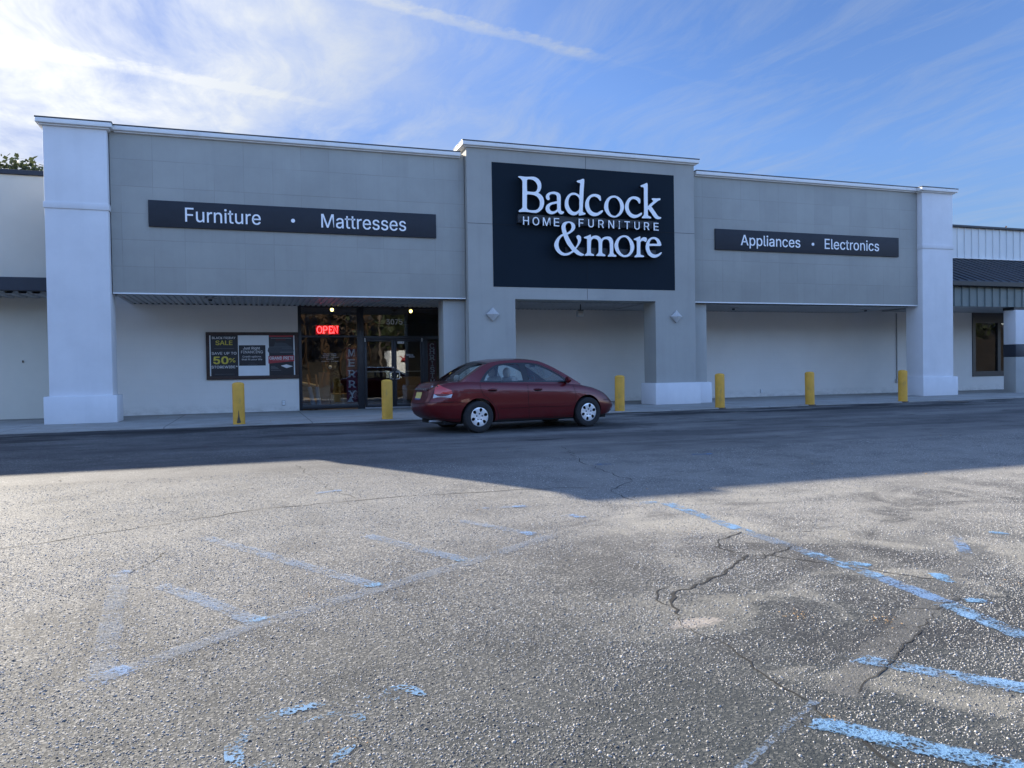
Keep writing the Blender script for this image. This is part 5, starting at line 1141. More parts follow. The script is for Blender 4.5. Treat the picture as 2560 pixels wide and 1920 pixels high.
# ------------------------------------------------------------------ the red saloon car
def lerp_tab(tab, x):
    if x <= tab[0][0]: return tab[0][1]
    for (a, va), (b, vb) in zip(tab, tab[1:]):
        if x <= b:
            t = (x - a) / (b - a); t = t * t * (3 - 2 * t) * 0.5 + t * 0.5; return va + (vb - va) * t
    return tab[-1][1]
def build_car(loc, rz, scale):
    t = thing('saloon_car', 'dark red four-door saloon with silver hubcaps parked along the kerb before the entrance', 'car', loc, rz)
    t.scale = (scale,) * 3
    # paint
    m, n, b, _ = new_mat('dark_red_metallic')
    fl = n.voro(n.new('ShaderNodeTexCoord').outputs['Object'], 900.0, out='Color'); r_ = n.sep(fl)[0]
    lay = n.new('ShaderNodeLayerWeight', ins={'Blend': 0.35}).outputs['Facing']
    c = n.mix(lay, (0.115, 0.003, 0.006), (0.042, 0.0015, 0.004)); c = n.mix(n.math('MULTIPLY', r_, 0.18), c, (0.20, 0.010, 0.012))
    p = n.pos(); x_, y_, z_ = n.sep(p)
    dust = n.math('MULTIPLY', n.rng(z_, 0.05, 0.45, 0.12, 0.0), n.rng(n.noise(p, 5.0, 5.0), 0.35, 0.65, 0.4, 1.0))
    c = n.mix(dust, c, (0.16, 0.13, 0.11))
    n.put(b.inputs['Base Color'], c); n.put(b.inputs['Roughness'], n.math('ADD', 0.30, n.math('MULTIPLY', dust, 0.6))); b.inputs['Metallic'].default_value = 0.25; b.inputs['Specular IOR Level'].default_value = 0.35
    n.put(b.inputs['Coat Weight'], n.math('SUBTRACT', 0.55, dust)); b.inputs['Coat Roughness'].default_value = 0.05
    paint = m
    blk = mat('black_trim', (0.012, 0.012, 0.013), 0.35, 0.05); under = mat('underbody_black', (0.008, 0.008, 0.009), 0.9, 0.2)
    chrome = mat('chrome_trim', (0.70, 0.70, 0.72), 0.12, 0.02, metal=1.0); gap = mat('shut_line', (0.006, 0.003, 0.004), 0.9, 0.1)
    beige = mat('beige_seat_cloth', (0.42, 0.39, 0.35), 0.85, 0.08, 10.0); dash = mat('grey_cabin_plastic', (0.09, 0.09, 0.095), 0.6, 0.1)
    tyre = mat('tyre_rubber', (0.016, 0.016, 0.017), 0.8, 0.25, 14.0); rimm = mat('silver_hubcap', (0.78, 0.79, 0.80), 0.32, 0.05, 8.0, metal=0.45)
    redl = mat('red_lamp_lens', (0.55, 0.022, 0.022), 0.12, 0.05, coat=1.0); clr = mat('clear_lamp_lens', (0.45, 0.46, 0.49), 0.15, 0.05, coat=1.0)
    L = 4.48; XR, XF = 1.00, 3.55; WH = 0.866
    ztop = [(0.0, 0.86), (0.06, 0.905), (0.18, 0.965), (0.40, 1.000), (0.75, 1.005), (1.3, 0.985), (2.1, 0.955), (2.9, 0.932), (3.25, 0.925), (3.6, 0.890), (3.95, 0.835), (4.2, 0.770), (4.36, 0.705), (4.48, 0.63)]
    # vertical sections: s, half-width scale, rear inset, front inset
    sec = [(0.0, 0.900, 0.22, 0.24), (0.05, 0.945, 0.12, 0.15), (0.12, 0.968, 0.060, 0.075), (0.26, 0.985, 0.015, 0.020), (0.40, 1.0, 0.0, 0.0), (0.52, 0.999, 0.0, 0.004), (0.60, 0.998, 0.028, 0.035), (0.70, 0.994, 0.050, 0.075), (0.82, 0.985, 0.070, 0.13), (0.91, 0.970, 0.085, 0.19), (0.965, 0.948, 0.100, 0.24), (1.0, 0.915, 0.125, 0.30)]
    N = 128; E1, E2 = 4.6, 3.6
    ring_t = []
    for i in range(N):
        a = 2 * PI * (i + 0.5) / N; c_, s_ = math.cos(a), math.sin(a)
        X = math.copysign(abs(c_) ** (2 / E1), c_); Y = math.copysign(abs(s_) ** (2 / E2), s_); ring_t.append((X, Y))
    # resample evenly along the outline
    dense = []
    for i in range(4000):
        a = 2 * PI * i / 4000; c_, s_ = math.cos(a), math.sin(a)
        dense.append((math.copysign(abs(c_) ** (2 / E1), c_), math.copysign(abs(s_) ** (2 / E2), s_)))
    acc = [0.0]
    for i in range(4000):
        q, r = dense[i], dense[(i + 1) % 4000]; acc.append(acc[-1] + math.hypot((r[0] - q[0]) * L / 2, (r[1] - q[1]) * WH))
    ring_t = []; j = 0; N = 150
    for i in range(N):
        d = acc[-1] * i / N
        while acc[j + 1] < d: j += 1
        ring_t.append(dense[j % 4000])
    def pt(X, Y, s, wsc, ri, fi, k=1.0):
        x0, x1 = ri, L - fi; x = (x0 + x1) / 2 + X * (x1 - x0) / 2
        zb = lerp_tab([(0, 0.30), (0.5, 0.22), (1.2, 0.185), (3.4, 0.185), (4.0, 0.20), (4.48, 0.24)], x); zt = lerp_tab(ztop, L / 2 + X * L / 2)
        return Vector((x, Y * WH * wsc * k, zb + s * (zt - zb)))
    bm = bmesh.new(); rings = []
    for s, w, ri, fi in sec: rings.append([bm.verts.new(pt(X, Y, s, w, ri, fi)) for X, Y in ring_t])
    s, w, ri, fi = sec[-1]
    for kk in (0.90, 0.74, 0.5, 0.25):
        ring = []
        for X, Y in ring_t:
            q = pt(X, Y, 1.0, w, ri, fi); xc = min(max(q.x, 1.0), 3.4)
            q2 = Vector((xc + (q.x - xc) * (1 - (1 - kk) * 0.30), q.y * kk, q.z + (0.055 if q.x > 3.0 else 0.028) * (1 - kk * kk))); ring.append(bm.verts.new(q2))
        rings.append(ring)
    for a, b2 in zip(rings, rings[1:]):
        for i in range(N): j = (i + 1) % N; bm.faces.new((a[i], a[j], b2[j], b2[i]))
    def cap(r):
        # ladder across the ring: pair left and right points
        order = sorted(range(N), key=lambda i: ring_t[i][0]); cc = bm.faces.new(r); return cc
    f1 = cap(list(reversed(rings[0]))); f2 = cap(rings[-1])
    bmesh.ops.recalc_face_normals(bm, faces=bm.faces)
    bmesh.ops.triangulate(bm, faces=[f1, f2])
    me = bpy.data.meshes.new('tmp_body'); bm.to_mesh(me); bm.free(); ob = bpy.data.objects.new('tmp_body', me); COL.objects.link(ob)
    cuts = []
    for wx in (XR, XF):
        for sy in (-1, 1):
            cb = bmesh.new(); cyl(cb, (wx, sy * 0.58, 0.315), (wx, sy * 1.2, 0.315), 0.365, n=56)
            cm = bpy.data.meshes.new('tmp_cut'); bmesh.ops.recalc_face_normals(cb, faces=cb.faces); cb.to_mesh(cm); cb.free(); co = bpy.data.objects.new('tmp_cut', cm); COL.objects.link(co); cuts.append(co)
            md = ob.modifiers.new('b', 'BOOLEAN'); md.operation = 'DIFFERENCE'; md.object = co; md.solver = 'EXACT'
    # cabin well so the seats can be seen
    cb = bmesh.new(); box(cb, 1.05, 3.30, -0.68, 0.68, 0.45, 1.3); cm = bpy.data.meshes.new('tmp_cut'); cb.to_mesh(cm); cb.free(); co = bpy.data.objects.new('tmp_cut', cm); COL.objects.link(co); cuts.append(co)
    md = ob.modifiers.new('b', 'BOOLEAN'); md.operation = 'DIFFERENCE'; md.object = co; md.solver = 'EXACT'
    dg = bpy.context.evaluated_depsgraph_get(); dg.update()
    me2 = bpy.data.meshes.new_from_object(ob.evaluated_get(dg))
    for o in [ob] + cuts: bpy.data.objects.remove(o)
    bm = bmesh.new(); bm.from_mesh(me2); bm.normal_update()
    for f in bm.faces:
        c = f.calc_center_median()
        for wx in (XR, XF):
            if math.hypot(c.x - wx, c.z - 0.315) < 0.364 and abs(c.y) > 0.5: f.material_index = 1
        if c.z < 0.215 and f.normal.z < -0.5: f.material_index = 1
        if 1.04 < c.x < 3.31 and abs(c.y) < 0.685 and 0.44 < c.z < 1.2: f.material_index = 2
    bvh = BVHTree.FromBMesh(bm)
    body = obj('body', bm, [paint, under, dash], t, 32)
    def ray_side(x, z, side=-1, off=0.0):
        h = bvh.ray_cast(Vector((x, side * 2, z)), Vector((0, -side, 0)))
        return (h[0] + h[1] * off) if h[0] else None
    def patch(name, loop, mt, side=-1, off=0.003, grid=0.05, parent=None, dirv=None, conv=None):
        """a thin skin lying on the body: outline in the side (or rear) view, dropped on to the surface"""
        V, F = poly_fill([loop], grid); bm = bmesh.new(); vs = []
        for v in V:
            if conv: o_, d_ = conv(v)
            else: o_, d_ = Vector((v.x, side * 2, v.y)), Vector((0, -side, 0))
            h = bvh.ray_cast(o_, d_); vs.append(bm.verts.new(h[0] + h[1] * off) if h[0] else None)
        for f in F:
            q = [vs[i] for i in f]
            if None not in q:
                try: bm.faces.new(q)
                except ValueError: pass
        for v in [v for v in bm.verts if not v.link_faces]: bm.verts.remove(v)
        bmesh.ops.recalc_face_normals(bm, faces=bm.faces)
        ctr = Vector((2.24, 0, 0.5))
        if bm.faces and sum((f.calc_center_median() - ctr).dot(f.normal) for f in bm.faces) < 0:
            for f in bm.faces: f.normal_flip()
        return obj(name, bm, mt, parent or t, 60)
    def line(name, pts, w, mt, side=-1, off=0.0022, parent=None):
        q = []
        for a, b2 in zip(pts, pts[1:]):
            k = max(1, int(math.hypot(b2[0] - a[0], b2[1] - a[1]) / 0.03))
            q += [Vector(a).lerp(Vector(b2), i / k) for i in range(k)]
        q.append(Vector(pts[-1])); bm = bmesh.new(); Ls = []
        for i, p in enumerate(q):
            d = (q[min(i + 1, len(q) - 1)] - q[max(i - 1, 0)]).normalized(); nv = Vector((-d.y, d.x)) * w / 2
            A_, B_ = ray_side(p.x + nv.x, p.y + nv.y, side, off), ray_side(p.x - nv.x, p.y - nv.y, side, off)
            Ls.append((bm.verts.new(A_), bm.verts.new(B_)) if A_ and B_ else None)
        for a, b2 in zip(Ls, Ls[1:]):
            if a and b2: bm.faces.new((a[0], a[1], b2[1], b2[0]))
        bmesh.ops.recalc_face_normals(bm, faces=bm.faces)
        return obj(name, bm, mt, parent or t)
    # ---- greenhouse: one skin swept along the window edge
    edge = [(0.66, 0.985, 0.690), (0.80, 1.075, 0.680), (0.98, 1.190, 0.655), (1.17, 1.300, 0.615), (1.32, 1.368, 0.588), (1.52, 1.408, 0.578), (1.80, 1.428, 0.575), (2.10, 1.430, 0.576), (2.36, 1.414, 0.580), (2.56, 1.380, 0.590), (2.78, 1.290, 0.625), (3.02, 1.160, 0.672), (3.24, 1.030, 0.712), (3.46, 0.900, 0.735)]
    ed = smooth_edge = []
    for i in range(len(edge) - 1):
        p0 = edge[max(i - 1, 0)]; p1 = edge[i]; p2 = edge[i + 1]; p3 = edge[min(i + 2, len(edge) - 1)]
        for k in range(3):
            u = k / 3; ed.append(tuple(0.5 * (2 * p1[c] + (p2[c] - p0[c]) * u + (2 * p0[c] - 5 * p1[c] + 4 * p2[c] - p3[c]) * u * u + (3 * p1[c] - p0[c] - 3 * p2[c] + p3[c]) * u ** 3) for c in range(3)))
    ed.append(edge[-1])
    ks = [-1 + 2 * i / 16 for i in range(17)]
    def sweep(i, k):
        x, z, y = ed[i]; f = lerp_tab([(0.66, -0.10), (1.2, -0.07), (1.5, -0.02), (2.2, 0.02), (2.6, 0.10), (3.46, 0.13)], x); c = lerp_tab([(0.66, 0.01), (1.3, 0.035), (1.7, 0.040), (2.4, 0.040), (2.7, 0.03), (3.46, 0.03)], x)
        return Vector((x + f * (1 - k * k), k * y, z + c * (1 - abs(k) ** 2.4)))
    iR = next(i for i, e in enumerate(ed) if e[0] > 1.28); iW = next(i for i, e in enumerate(ed) if e[0] > 2.58)
    def sheet(name, i0, i1, k0, k1, mt, off=0.0, parent=None):
        bm = bmesh.new(); idx = range(i0, i1 + 1); kk = ks[k0:k1 + 1]
        g_ = [[bm.verts.new(sweep(i, k) - Vector((0, 0, off))) for k in kk] for i in idx]
        for a, b2 in zip(g_, g_[1:]):
            for q in range(len(kk) - 1): bm.faces.new((a[q], b2[q], b2[q + 1], a[q + 1]))
        bmesh.ops.recalc_face_normals(bm, faces=bm.faces)
        if sum(f.normal.z for f in bm.faces) < 0:
            for f in bm.faces: f.normal_flip()
        return obj(name, bm, mt, parent or t, 179)
    roof = sheet('roof', iR, iW, 0, 16, paint)
    bw = sheet('rear_window', 1, iR - 1, 1, 15, M['carglass'], 0.004); sheet('window_seal', iR - 1, iR, 0, 16, blk, 0.002, bw)
    sheet('pillar', 0, iR - 1, 0, 1, paint); sheet('pillar', 0, iR - 1, 15, 16, paint)
    sheet('cowl', 0, 1, 1, 15, blk)
    ws = sheet('windscreen', iW + 1, len(ed) - 2, 1, 15, M['carglass'], 0.004); sheet('window_seal', iW, iW + 1, 0, 16, blk, 0.002, ws)
    sheet('pillar', iW + 1, len(ed) - 1, 0, 1, paint); sheet('pillar', iW + 1, len(ed) - 1, 15, 16, paint); sheet('cowl', len(ed) - 2, len(ed) - 1, 1, 15, blk)
    # side of the cabin: y as a function of x and z between beltline and roof rail
    base = [(0.66, 0.690), (0.9, 0.735), (1.2, 0.772), (2.2, 0.785), (3.0, 0.768), (3.46, 0.735)]
    def edge_at(x):
        for a, b2 in zip(ed, ed[1:]):
            if a[0] <= x <= b2[0]: u = (x - a[0]) / (b2[0] - a[0]); return (a[1] + (b2[1] - a[1]) * u, a[2] + (b2[2] - a[2]) * u)
        return (ed[0][1], ed[0][2]) if x < ed[0][0] else (ed[-1][1], ed[-1][2])
    def yside(x, z):
        zt, yt = edge_at(x); yb = lerp_tab(base, x); zb = 0.90
        if zt - zb < 0.02: return yt
        u = min(1.0, max(0.0, (z - zb) / (zt - zb))); u0 = u
        # keep the glass plane common to all of the side: blend on absolute height
        ya = yb - (yb - 0.572) * max(0.0, (z - zb) / (1.43 - zb)) ** 1.15
        return ya + (yt - (yb - (yb - 0.572) * max(0.0, (zt - zb) / (1.43 - zb)) ** 1.15)) * u0 ** 3
    dlo = [(1.06, 0.985), (1.10, 1.035), (1.22, 1.170), (1.36, 1.275), (1.52, 1.338), (1.75, 1.368), (2.08, 1.376), (2.34, 1.362), (2.53, 1.318), (2.78, 1.205), (3.00, 1.075), (3.13, 0.985), (3.14, 0.948), (2.60, 0.962), (2.0, 0.972), (1.4, 0.980)]
    outl = [(e[0], e[1]) for e in ed] + [(3.30, 0.885), (2.6, 0.885), (1.8, 0.885), (1.2, 0.885), (0.80, 0.895)]
    g_rear = [(1.17, 1.015), (1.24, 1.120), (1.38, 1.235), (1.53, 1.302), (1.75, 1.335), (2.015, 1.343), (2.045, 1.000), (1.5, 1.008)]
    g_front = [(2.165, 1.343), (2.33, 1.330), (2.51, 1.284), (2.74, 1.180), (2.94, 1.065), (3.03, 0.990), (2.6, 0.992), (2.175, 0.999)]
    def side_sheet(name, loops, mt, side, off, grid=0.07, parent=None, thick=0.0):
        V, F = poly_fill(loops, grid); bm = bmesh.new()
        vs = [bm.verts.new((v.x, side * (yside(v.x, v.y) + off), v.y)) for v in V]
        for f in F: bm.faces.new([vs[i] for i in f])
        bmesh.ops.recalc_face_normals(bm, faces=bm.faces)
        if sum(f.normal.y * side for f in bm.faces) < 0:
            for f in bm.faces: f.normal_flip()
        if thick: bmesh.ops.solidify(bm, geom=list(bm.faces), thickness=thick)
        return obj(name, bm, mt, parent or t, 179)
    sm = lambda lp: smooth_loop(lp, 3)
    grs = sm([(1.17, 1.015, 1)] + g_rear[1:5] + [(2.015, 1.343, 1), (2.045, 1.000, 1), (1.5, 1.008)]); gfs = sm([(2.165, 1.343, 1)] + g_front[1:5] + [(3.03, 0.990, 1), (2.6, 0.992), (2.175, 0.999, 1)])
    dls = sm([(1.06, 0.985, 1)] + dlo[1:11] + [(3.13, 0.985), (3.14, 0.948, 1)] + dlo[13:])
    for sd_ in (-1, 1):
        side_sheet('cabin_side', [outl, dls], paint, sd_, 0.0)
        fr_ = side_sheet('window_frame', [dls, grs, gfs], blk, sd_, -0.006)
        side_sheet('side_window', [grs], M['carglass'], sd_, -0.010, 0.2, fr_); side_sheet('side_window', [gfs], M['carglass'], sd_, -0.010, 0.2, fr_)
    # ---- doors: shut lines, handles, rubbing strips
    for sd_ in (-1, 1):
        line('shut_line', [(2.10, 0.955), (2.10, 0.60), (2.115, 0.34), (2.13, 0.25)], 0.009, gap, sd_)
        line('shut_line', [(3.20, 0.885), (3.24, 0.70), (3.235, 0.45), (3.20, 0.25)], 0.009, gap, sd_)
        line('shut_line', [(1.04, 0.965), (1.05, 0.85), (1.10, 0.745), (1.24, 0.635), (1.36, 0.50), (1.42, 0.36), (1.43, 0.25)], 0.009, gap, sd_)
        line('shut_line', [(1.43, 0.25), (2.13, 0.245), (3.20, 0.25)], 0.010, gap, sd_)
        line('crease', [(0.50, 0.800), (1.4, 0.792), (2.4, 0.778), (3.2, 0.752), (3.9, 0.690)], 0.006, mat('crease_shadow', (0.05, 0.004, 0.006), 0.4), sd_, 0.0012)
        for a_, b_ in ((1.46, 2.085), (2.125, 3.14)):
            patch('rubbing_strip', [(a_, 0.470), (b_, 0.462), (b_, 0.500), (a_, 0.508)], paint, sd_, 0.012, 0.06); line('strip_shadow', [(a_, 0.466), (b_, 0.458)], 0.010, gap, sd_, 0.0025)
        patch('sill', [(1.40, 0.20), (3.22, 0.20), (3.22, 0.238), (1.40, 0.238)], under, sd_, 0.002, 0.06)
        for hx, hz in ((1.30, 0.838), (2.33, 0.822)):
            b0 = ray_side(hx, hz, sd_); hb = bmesh.new()
            tube(hb, [(hx - 0.10, b0.y - sd_ * 0.004, hz), (hx - 0.08, b0.y + sd_ * 0.022, hz + 0.004), (hx, b0.y + sd_ * 0.030, hz + 0.006), (hx + 0.08, b0.y + sd_ * 0.022, hz + 0.002), (hx + 0.10, b0.y - sd_ * 0.004, hz)], [0.010, 0.016, 0.018, 0.016, 0.010], 10)
            h_ = obj('door_handle', hb, paint, t, 60); patch('handle_recess', sm([(hx - 0.075, hz - 0.030), (hx + 0.075, hz - 0.030), (hx + 0.075, hz + 0.020), (hx - 0.075, hz + 0.020)]), gap, sd_, 0.002, 0.04, h_)
        # door mirror
        mb = bmesh.new(); bmesh.ops.create_uvsphere(mb, u_segments=20, v_segments=12, radius=1.0)
        for v in mb.verts:
            v.co = Vector((3.02 + v.co.x * 0.065 * (1.0 if v.co.x > 0 else 0.45), sd_ * (0.895 + v.co.y * 0.105 * sd_), 1.005 + v.co.z * 0.070))
        mr = obj('door_mirror', mb, paint, t, 179); mb = bmesh.new(); tube(mb, [(3.05, sd_ * 0.74, 0.955), (3.04, sd_ * 0.82, 0.975)], [0.035, 0.030], 10); obj('mirror_arm', mb, blk, mr, 60)
    # ---- tail: lamps wrapped round the corner, boot lid, plate
    def rear_conv(ang):
        d = Vector((math.cos(ang), math.sin(ang), 0)); s_ = Vector((-math.sin(ang), math.cos(ang), 0))
        return lambda v: (Vector((0.45, 0, 0)) - d * 3 + s_ * v.x + Vector((0, 0, v.y)), d)
    for sg in (-1, 1):
        cv = rear_conv(math.radians(42 if sg < 0 else -42))
        s_c = -0.35 * 1.0 * sg * -1
        # horizontal coordinate grows towards the car's left in the rotated view
        def H(u): return sg * u
        red_out = [(H(0.255), 0.968), (H(0.310), 0.950), (H(0.560), 0.850), (H(0.578), 0.778), (H(0.225), 0.778), (H(0.235), 0.880)]
        lamp_ = patch('tail_lamp', smooth_loop([(p_[0], p_[1], 1) for p_ in red_out], 3), redl, off=0.006, grid=0.05, conv=cv)
        patch('reverse_lens', [(H(0.225), 0.770), (H(0.578), 0.770), (H(0.556), 0.700), (H(0.212), 0.696)], clr, off=0.006, grid=0.05, conv=cv, parent=lamp_)
        patch('lamp_divider', [(H(0.222), 0.779), (H(0.580), 0.779), (H(0.580), 0.769), (H(0.222), 0.769)], blk, off=0.0065, grid=0.05, conv=cv, parent=lamp_)
    back = lambda v: (Vector((-2, v.x, v.y)), Vector((1, 0, 0)))
    plate_m = mat('yellow_licence_plate', (0.62, 0.50, 0.16), 0.4, 0.12, 30.0)
    pr_ = patch('plate_recess', sm([(-0.30, 0.605), (0.30, 0.605), (0.33, 0.83), (-0.33, 0.83)]), mat('recess_red', (0.07, 0.006, 0.009), 0.4), off=0.003, grid=0.06, conv=back)
    pl_ = patch('licence_plate', [(-0.155, 0.655), (0.155, 0.655), (0.155, 0.805), (-0.155, 0.805)], plate_m, off=0.010, grid=0.06, conv=back)
    patch('plate_band', [(-0.155, 0.655), (0.155, 0.655), (0.155, 0.682), (-0.155, 0.682)], mat('plate_blue', (0.05, 0.08, 0.25), 0.4), off=0.0115, grid=0.06, conv=back, parent=pl_)
    patch('plate_frame', [(-0.165, 0.808), (0.165, 0.808), (0.165, 0.818), (-0.165, 0.818)], chrome, off=0.010, grid=0.06, conv=back, parent=pl_)
    patch('boot_trim', [(-0.36, 0.840), (0.36, 0.840), (0.36, 0.868), (-0.36, 0.868)], chrome, off=0.014, grid=0.05, conv=back)
    eb = bmesh.new(); h = bvh.ray_cast(Vector((-2, 0, 0.905)), Vector((1, 0, 0))); lathe(eb, [(0.0001, -0.008), (0.055, -0.005), (0.060, 0.004)], 24, 'X')
    for v in eb.verts: v.co = Vector((v.co.x + h[0].x - 0.006, v.co.y, v.co.z * 0.55 + 0.905))
    obj('boot_badge', eb, chrome, t, 40)
    def rline(name, pts, w, mt, off=0.0022):
        bmq = bmesh.new(); Ls = []
        for a, b2 in zip(pts, pts[1:]):
            k = max(1, int(math.hypot(b2[0] - a[0], b2[1] - a[1]) / 0.04))
            for i in range(k + 1):
                p_ = Vector(a).lerp(Vector(b2), i / k); d = (Vector(b2) - Vector(a)).normalized(); nv = Vector((-d.y, d.x)) * w / 2
                hs = [bvh.ray_cast(Vector((-2, p_.x + s_ * nv.x, p_.y + s_ * nv.y)), Vector((1, 0, 0))) for s_ in (1, -1)]
                Ls.append([bmq.verts.new(q[0] + q[1] * off) for q in hs] if hs[0][0] and hs[1][0] else None)
        for a, b2 in zip(Ls, Ls[1:]):
            if a and b2: bmq.faces.new((a[0], a[1], b2[1], b2[0]))
        return obj(name, bmq, mt, t)
    rline('shut_line', [(-0.56, 0.93), (-0.50, 0.62), (-0.30, 0.585), (0.30, 0.585), (0.50, 0.62), (0.56, 0.93)], 0.010, gap)
    rline('bumper_line', [(-0.78, 0.615), (-0.50, 0.612)], 0.007, gap); rline('bumper_line', [(0.50, 0.612), (0.78, 0.615)], 0.007, gap)
    for sd_ in (-1, 1):
        line('bumper_line', [(0.30, 0.625), (0.55, 0.62), (0.68, 0.60)], 0.008, gap, sd_); line('bumper_step', [(0.12, 0.30), (0.40, 0.285), (0.62, 0.28)], 0.010, gap, sd_); line('bumper_line', [(3.98, 0.56), (4.12, 0.555), (4.28, 0.545)], 0.008, gap, sd_)
        patch('head_lamp', sm([(4.04, 0.765), (4.15, 0.770), (4.28, 0.735), (4.40, 0.660), (4.38, 0.620), (4.20, 0.660)]), clr, sd_, 0.005, 0.04)
        patch('fog_lamp', sm([(4.24, 0.335), (4.32, 0.345), (4.33, 0.365), (4.25, 0.36)]), clr, sd_, 0.004, 0.03)
    front = lambda v: (Vector((7, v.x, v.y)), Vector((-1, 0, 0)))
    patch('grille', sm([(-0.34, 0.50), (0.34, 0.50), (0.38, 0.58), (-0.38, 0.58)]), blk, off=0.004, grid=0.06, conv=front); patch('air_intake', sm([(-0.45, 0.28), (0.45, 0.28), (0.42, 0.40), (-0.42, 0.40)]), blk, off=0.004, grid=0.06, conv=front)
    hoodl = lambda v: (Vector((v.x, v.y, 3)), Vector((0, 0, -1)))
    for sd_ in (-1, 1): patch('shut_line', [(3.40, sd_ * 0.715), (4.25, sd_ * 0.60), (4.25, sd_ * 0.61), (3.40, sd_ * 0.725)], gap, off=0.002, grid=0.08, conv=hoodl)
    patch('shut_line', [(0.70, -0.62), (0.71, -0.62), (0.71, 0.62), (0.70, 0.62)], gap, off=0.003, grid=0.08, conv=hoodl)
    # ---- wheels
    def wheel(wx, sd_):
        R_ = 0.312; wb = bmesh.new(); lathe(wb, [(0.19, -0.098), (0.20, -0.104), (0.27, -0.106), (0.298, -0.096), (0.310, -0.075), (0.312, 0.0), (0.310, 0.075), (0.298, 0.096), (0.27, 0.106), (0.20, 0.104), (0.19, 0.098)], 56, 'Y', False, False)
        w_ = obj('wheel', wb, tyre, t, 40, (wx, sd_ * 0.765, R_))
        wb = bmesh.new(); cyl(wb, (0, sd_ * 0.02, 0), (0, sd_ * 0.03, 0), 0.192, n=40); obj('brake_disc', wb, under, w_)
        # hubcap: domed disc with six round-cornered openings
        outer = [(0.198 * math.cos(2 * PI * i / 72), 0.198 * math.sin(2 * PI * i / 72)) for i in range(72)]; holes = []
        for k in range(6):
            a0 = 2 * PI * k / 6 + 0.30; hp = []
            for i in range(20):
                q = 2 * PI * i / 20; rr_ = 0.138 + 0.040 * math.sin(q); wd = 0.037 * (0.80 + 0.30 * (rr_ - 0.138) / 0.040); ta = a0 + wd * math.cos(q) / rr_ * 1.05
                hp.append((rr_ * math.cos(ta), rr_ * math.sin(ta)))
            holes.append(hp)
        V, F = poly_fill([outer] + holes, 0.022); hb = bmesh.new()
        dome = lambda r: 0.094 - 0.030 * max(0, (0.10 - r) / 0.10) ** 1.5 + (0.012 if r < 0.055 else 0.0) - 0.010 * max(0, (r - 0.17) / 0.03) ** 2
        vs = [hb.verts.new((v.x, sd_ * dome(math.hypot(v.x, v.y)), v.y)) for v in V]
        for f in F: hb.faces.new([vs[i] for i in f])
        bmesh.ops.recalc_face_normals(hb, faces=hb.faces)
        if sum(f.normal.y * sd_ for f in hb.faces) < 0:
            for f in hb.faces: f.normal_flip()
        bmesh.ops.solidify(hb, geom=list(hb.faces), thickness=0.006)
        hc = obj('hubcap', hb, rimm, w_, 40)
        for k in range(5):
            a0 = 2 * PI * k / 5 + PI / 2; nb = bmesh.new(); cyl(nb, (0.062 * math.cos(a0), sd_ * 0.075, 0.062 * math.sin(a0)), (0.062 * math.cos(a0), sd_ * 0.094, 0.062 * math.sin(a0)), 0.013, n=10); obj('lug_nut', nb, under, hc)
        nb = bmesh.new(); cyl(nb, (0, sd_ * 0.075, 0), (0, sd_ * 0.090, 0), 0.030, n=20); obj('hub_badge', nb, rimm, hc, 40)
    for wx in (XR, XF):
        for sd_ in (-1, 1): wheel(wx, sd_)
    # ---- cabin
    def seat(x, y, back):
        sb = bmesh.new(); box(sb, x - 0.02, x + 0.50, y - 0.25, y + 0.25, 0.44, 0.58, bevel=0.04)
        s_ = obj('seat', sb, beige, t, 40); sb = bmesh.new(); box(sb, -0.075, 0.075, y - 0.245, y + 0.245, 0.0, 0.60, bevel=0.05)
        bmesh.ops.rotate(sb, verts=sb.verts, cent=(0, 0, 0), matrix=Matrix.Rotation(math.radians(-18), 3, 'Y')); bmesh.ops.translate(sb, verts=sb.verts, vec=(x, 0, 0.52)); obj('backrest', sb, beige, s_, 40)
        sb = bmesh.new(); bmesh.ops.create_uvsphere(sb, u_segments=18, v_segments=12, radius=1.0)
        for v in sb.verts: v.co = Vector((x - 0.235 + v.co.x * 0.060, y + v.co.y * 0.135, 1.175 + v.co.z * 0.105))
        obj('headrest', sb, beige, s_, 179); sb = bmesh.new()
        for yy in (-0.05, 0.05): cyl(sb, (x - 0.20, y + yy, 1.04), (x - 0.225, y + yy, 1.12), 0.008, n=8)
        obj('headrest_post', sb, chrome, s_)
    seat(2.10, -0.36, 0); seat(2.10, 0.36, 0)
    sb = bmesh.new(); box(sb, 1.12, 1.60, -0.62, 0.62, 0.45, 0.60, bevel=0.05); rs = obj('rear_seat', sb, beige, t, 40); sb = bmesh.new(); box(sb, -0.07, 0.07, -0.62, 0.62, 0.0, 0.52, bevel=0.05); bmesh.ops.rotate(sb, verts=sb.verts, cent=(0, 0, 0), matrix=Matrix.Rotation(math.radians(-20), 3, 'Y')); bmesh.ops.translate(sb, verts=sb.verts, vec=(1.22, 0, 0.54)); obj('backrest', sb, beige, rs, 40)
    for yy in (-0.36, 0.36):
        sb = bmesh.new(); bmesh.ops.create_uvsphere(sb, u_segments=16, v_segments=10, radius=1.0)
        for v in sb.verts: v.co = Vector((1.05 + v.co.x * 0.05, yy + v.co.y * 0.13, 1.07 + v.co.z * 0.075))
        obj('headrest', sb, beige, rs, 179)
    obj('parcel_shelf', boxes((0.74, 1.06, -0.60, 0.60, 0.985, 1.010)), beige, t)
    db = bmesh.new(); box(db, 2.98, 3.36, -0.66, 0.66, 0.70, 0.94, bevel=0.05); obj('dashboard', db, dash, t, 40)
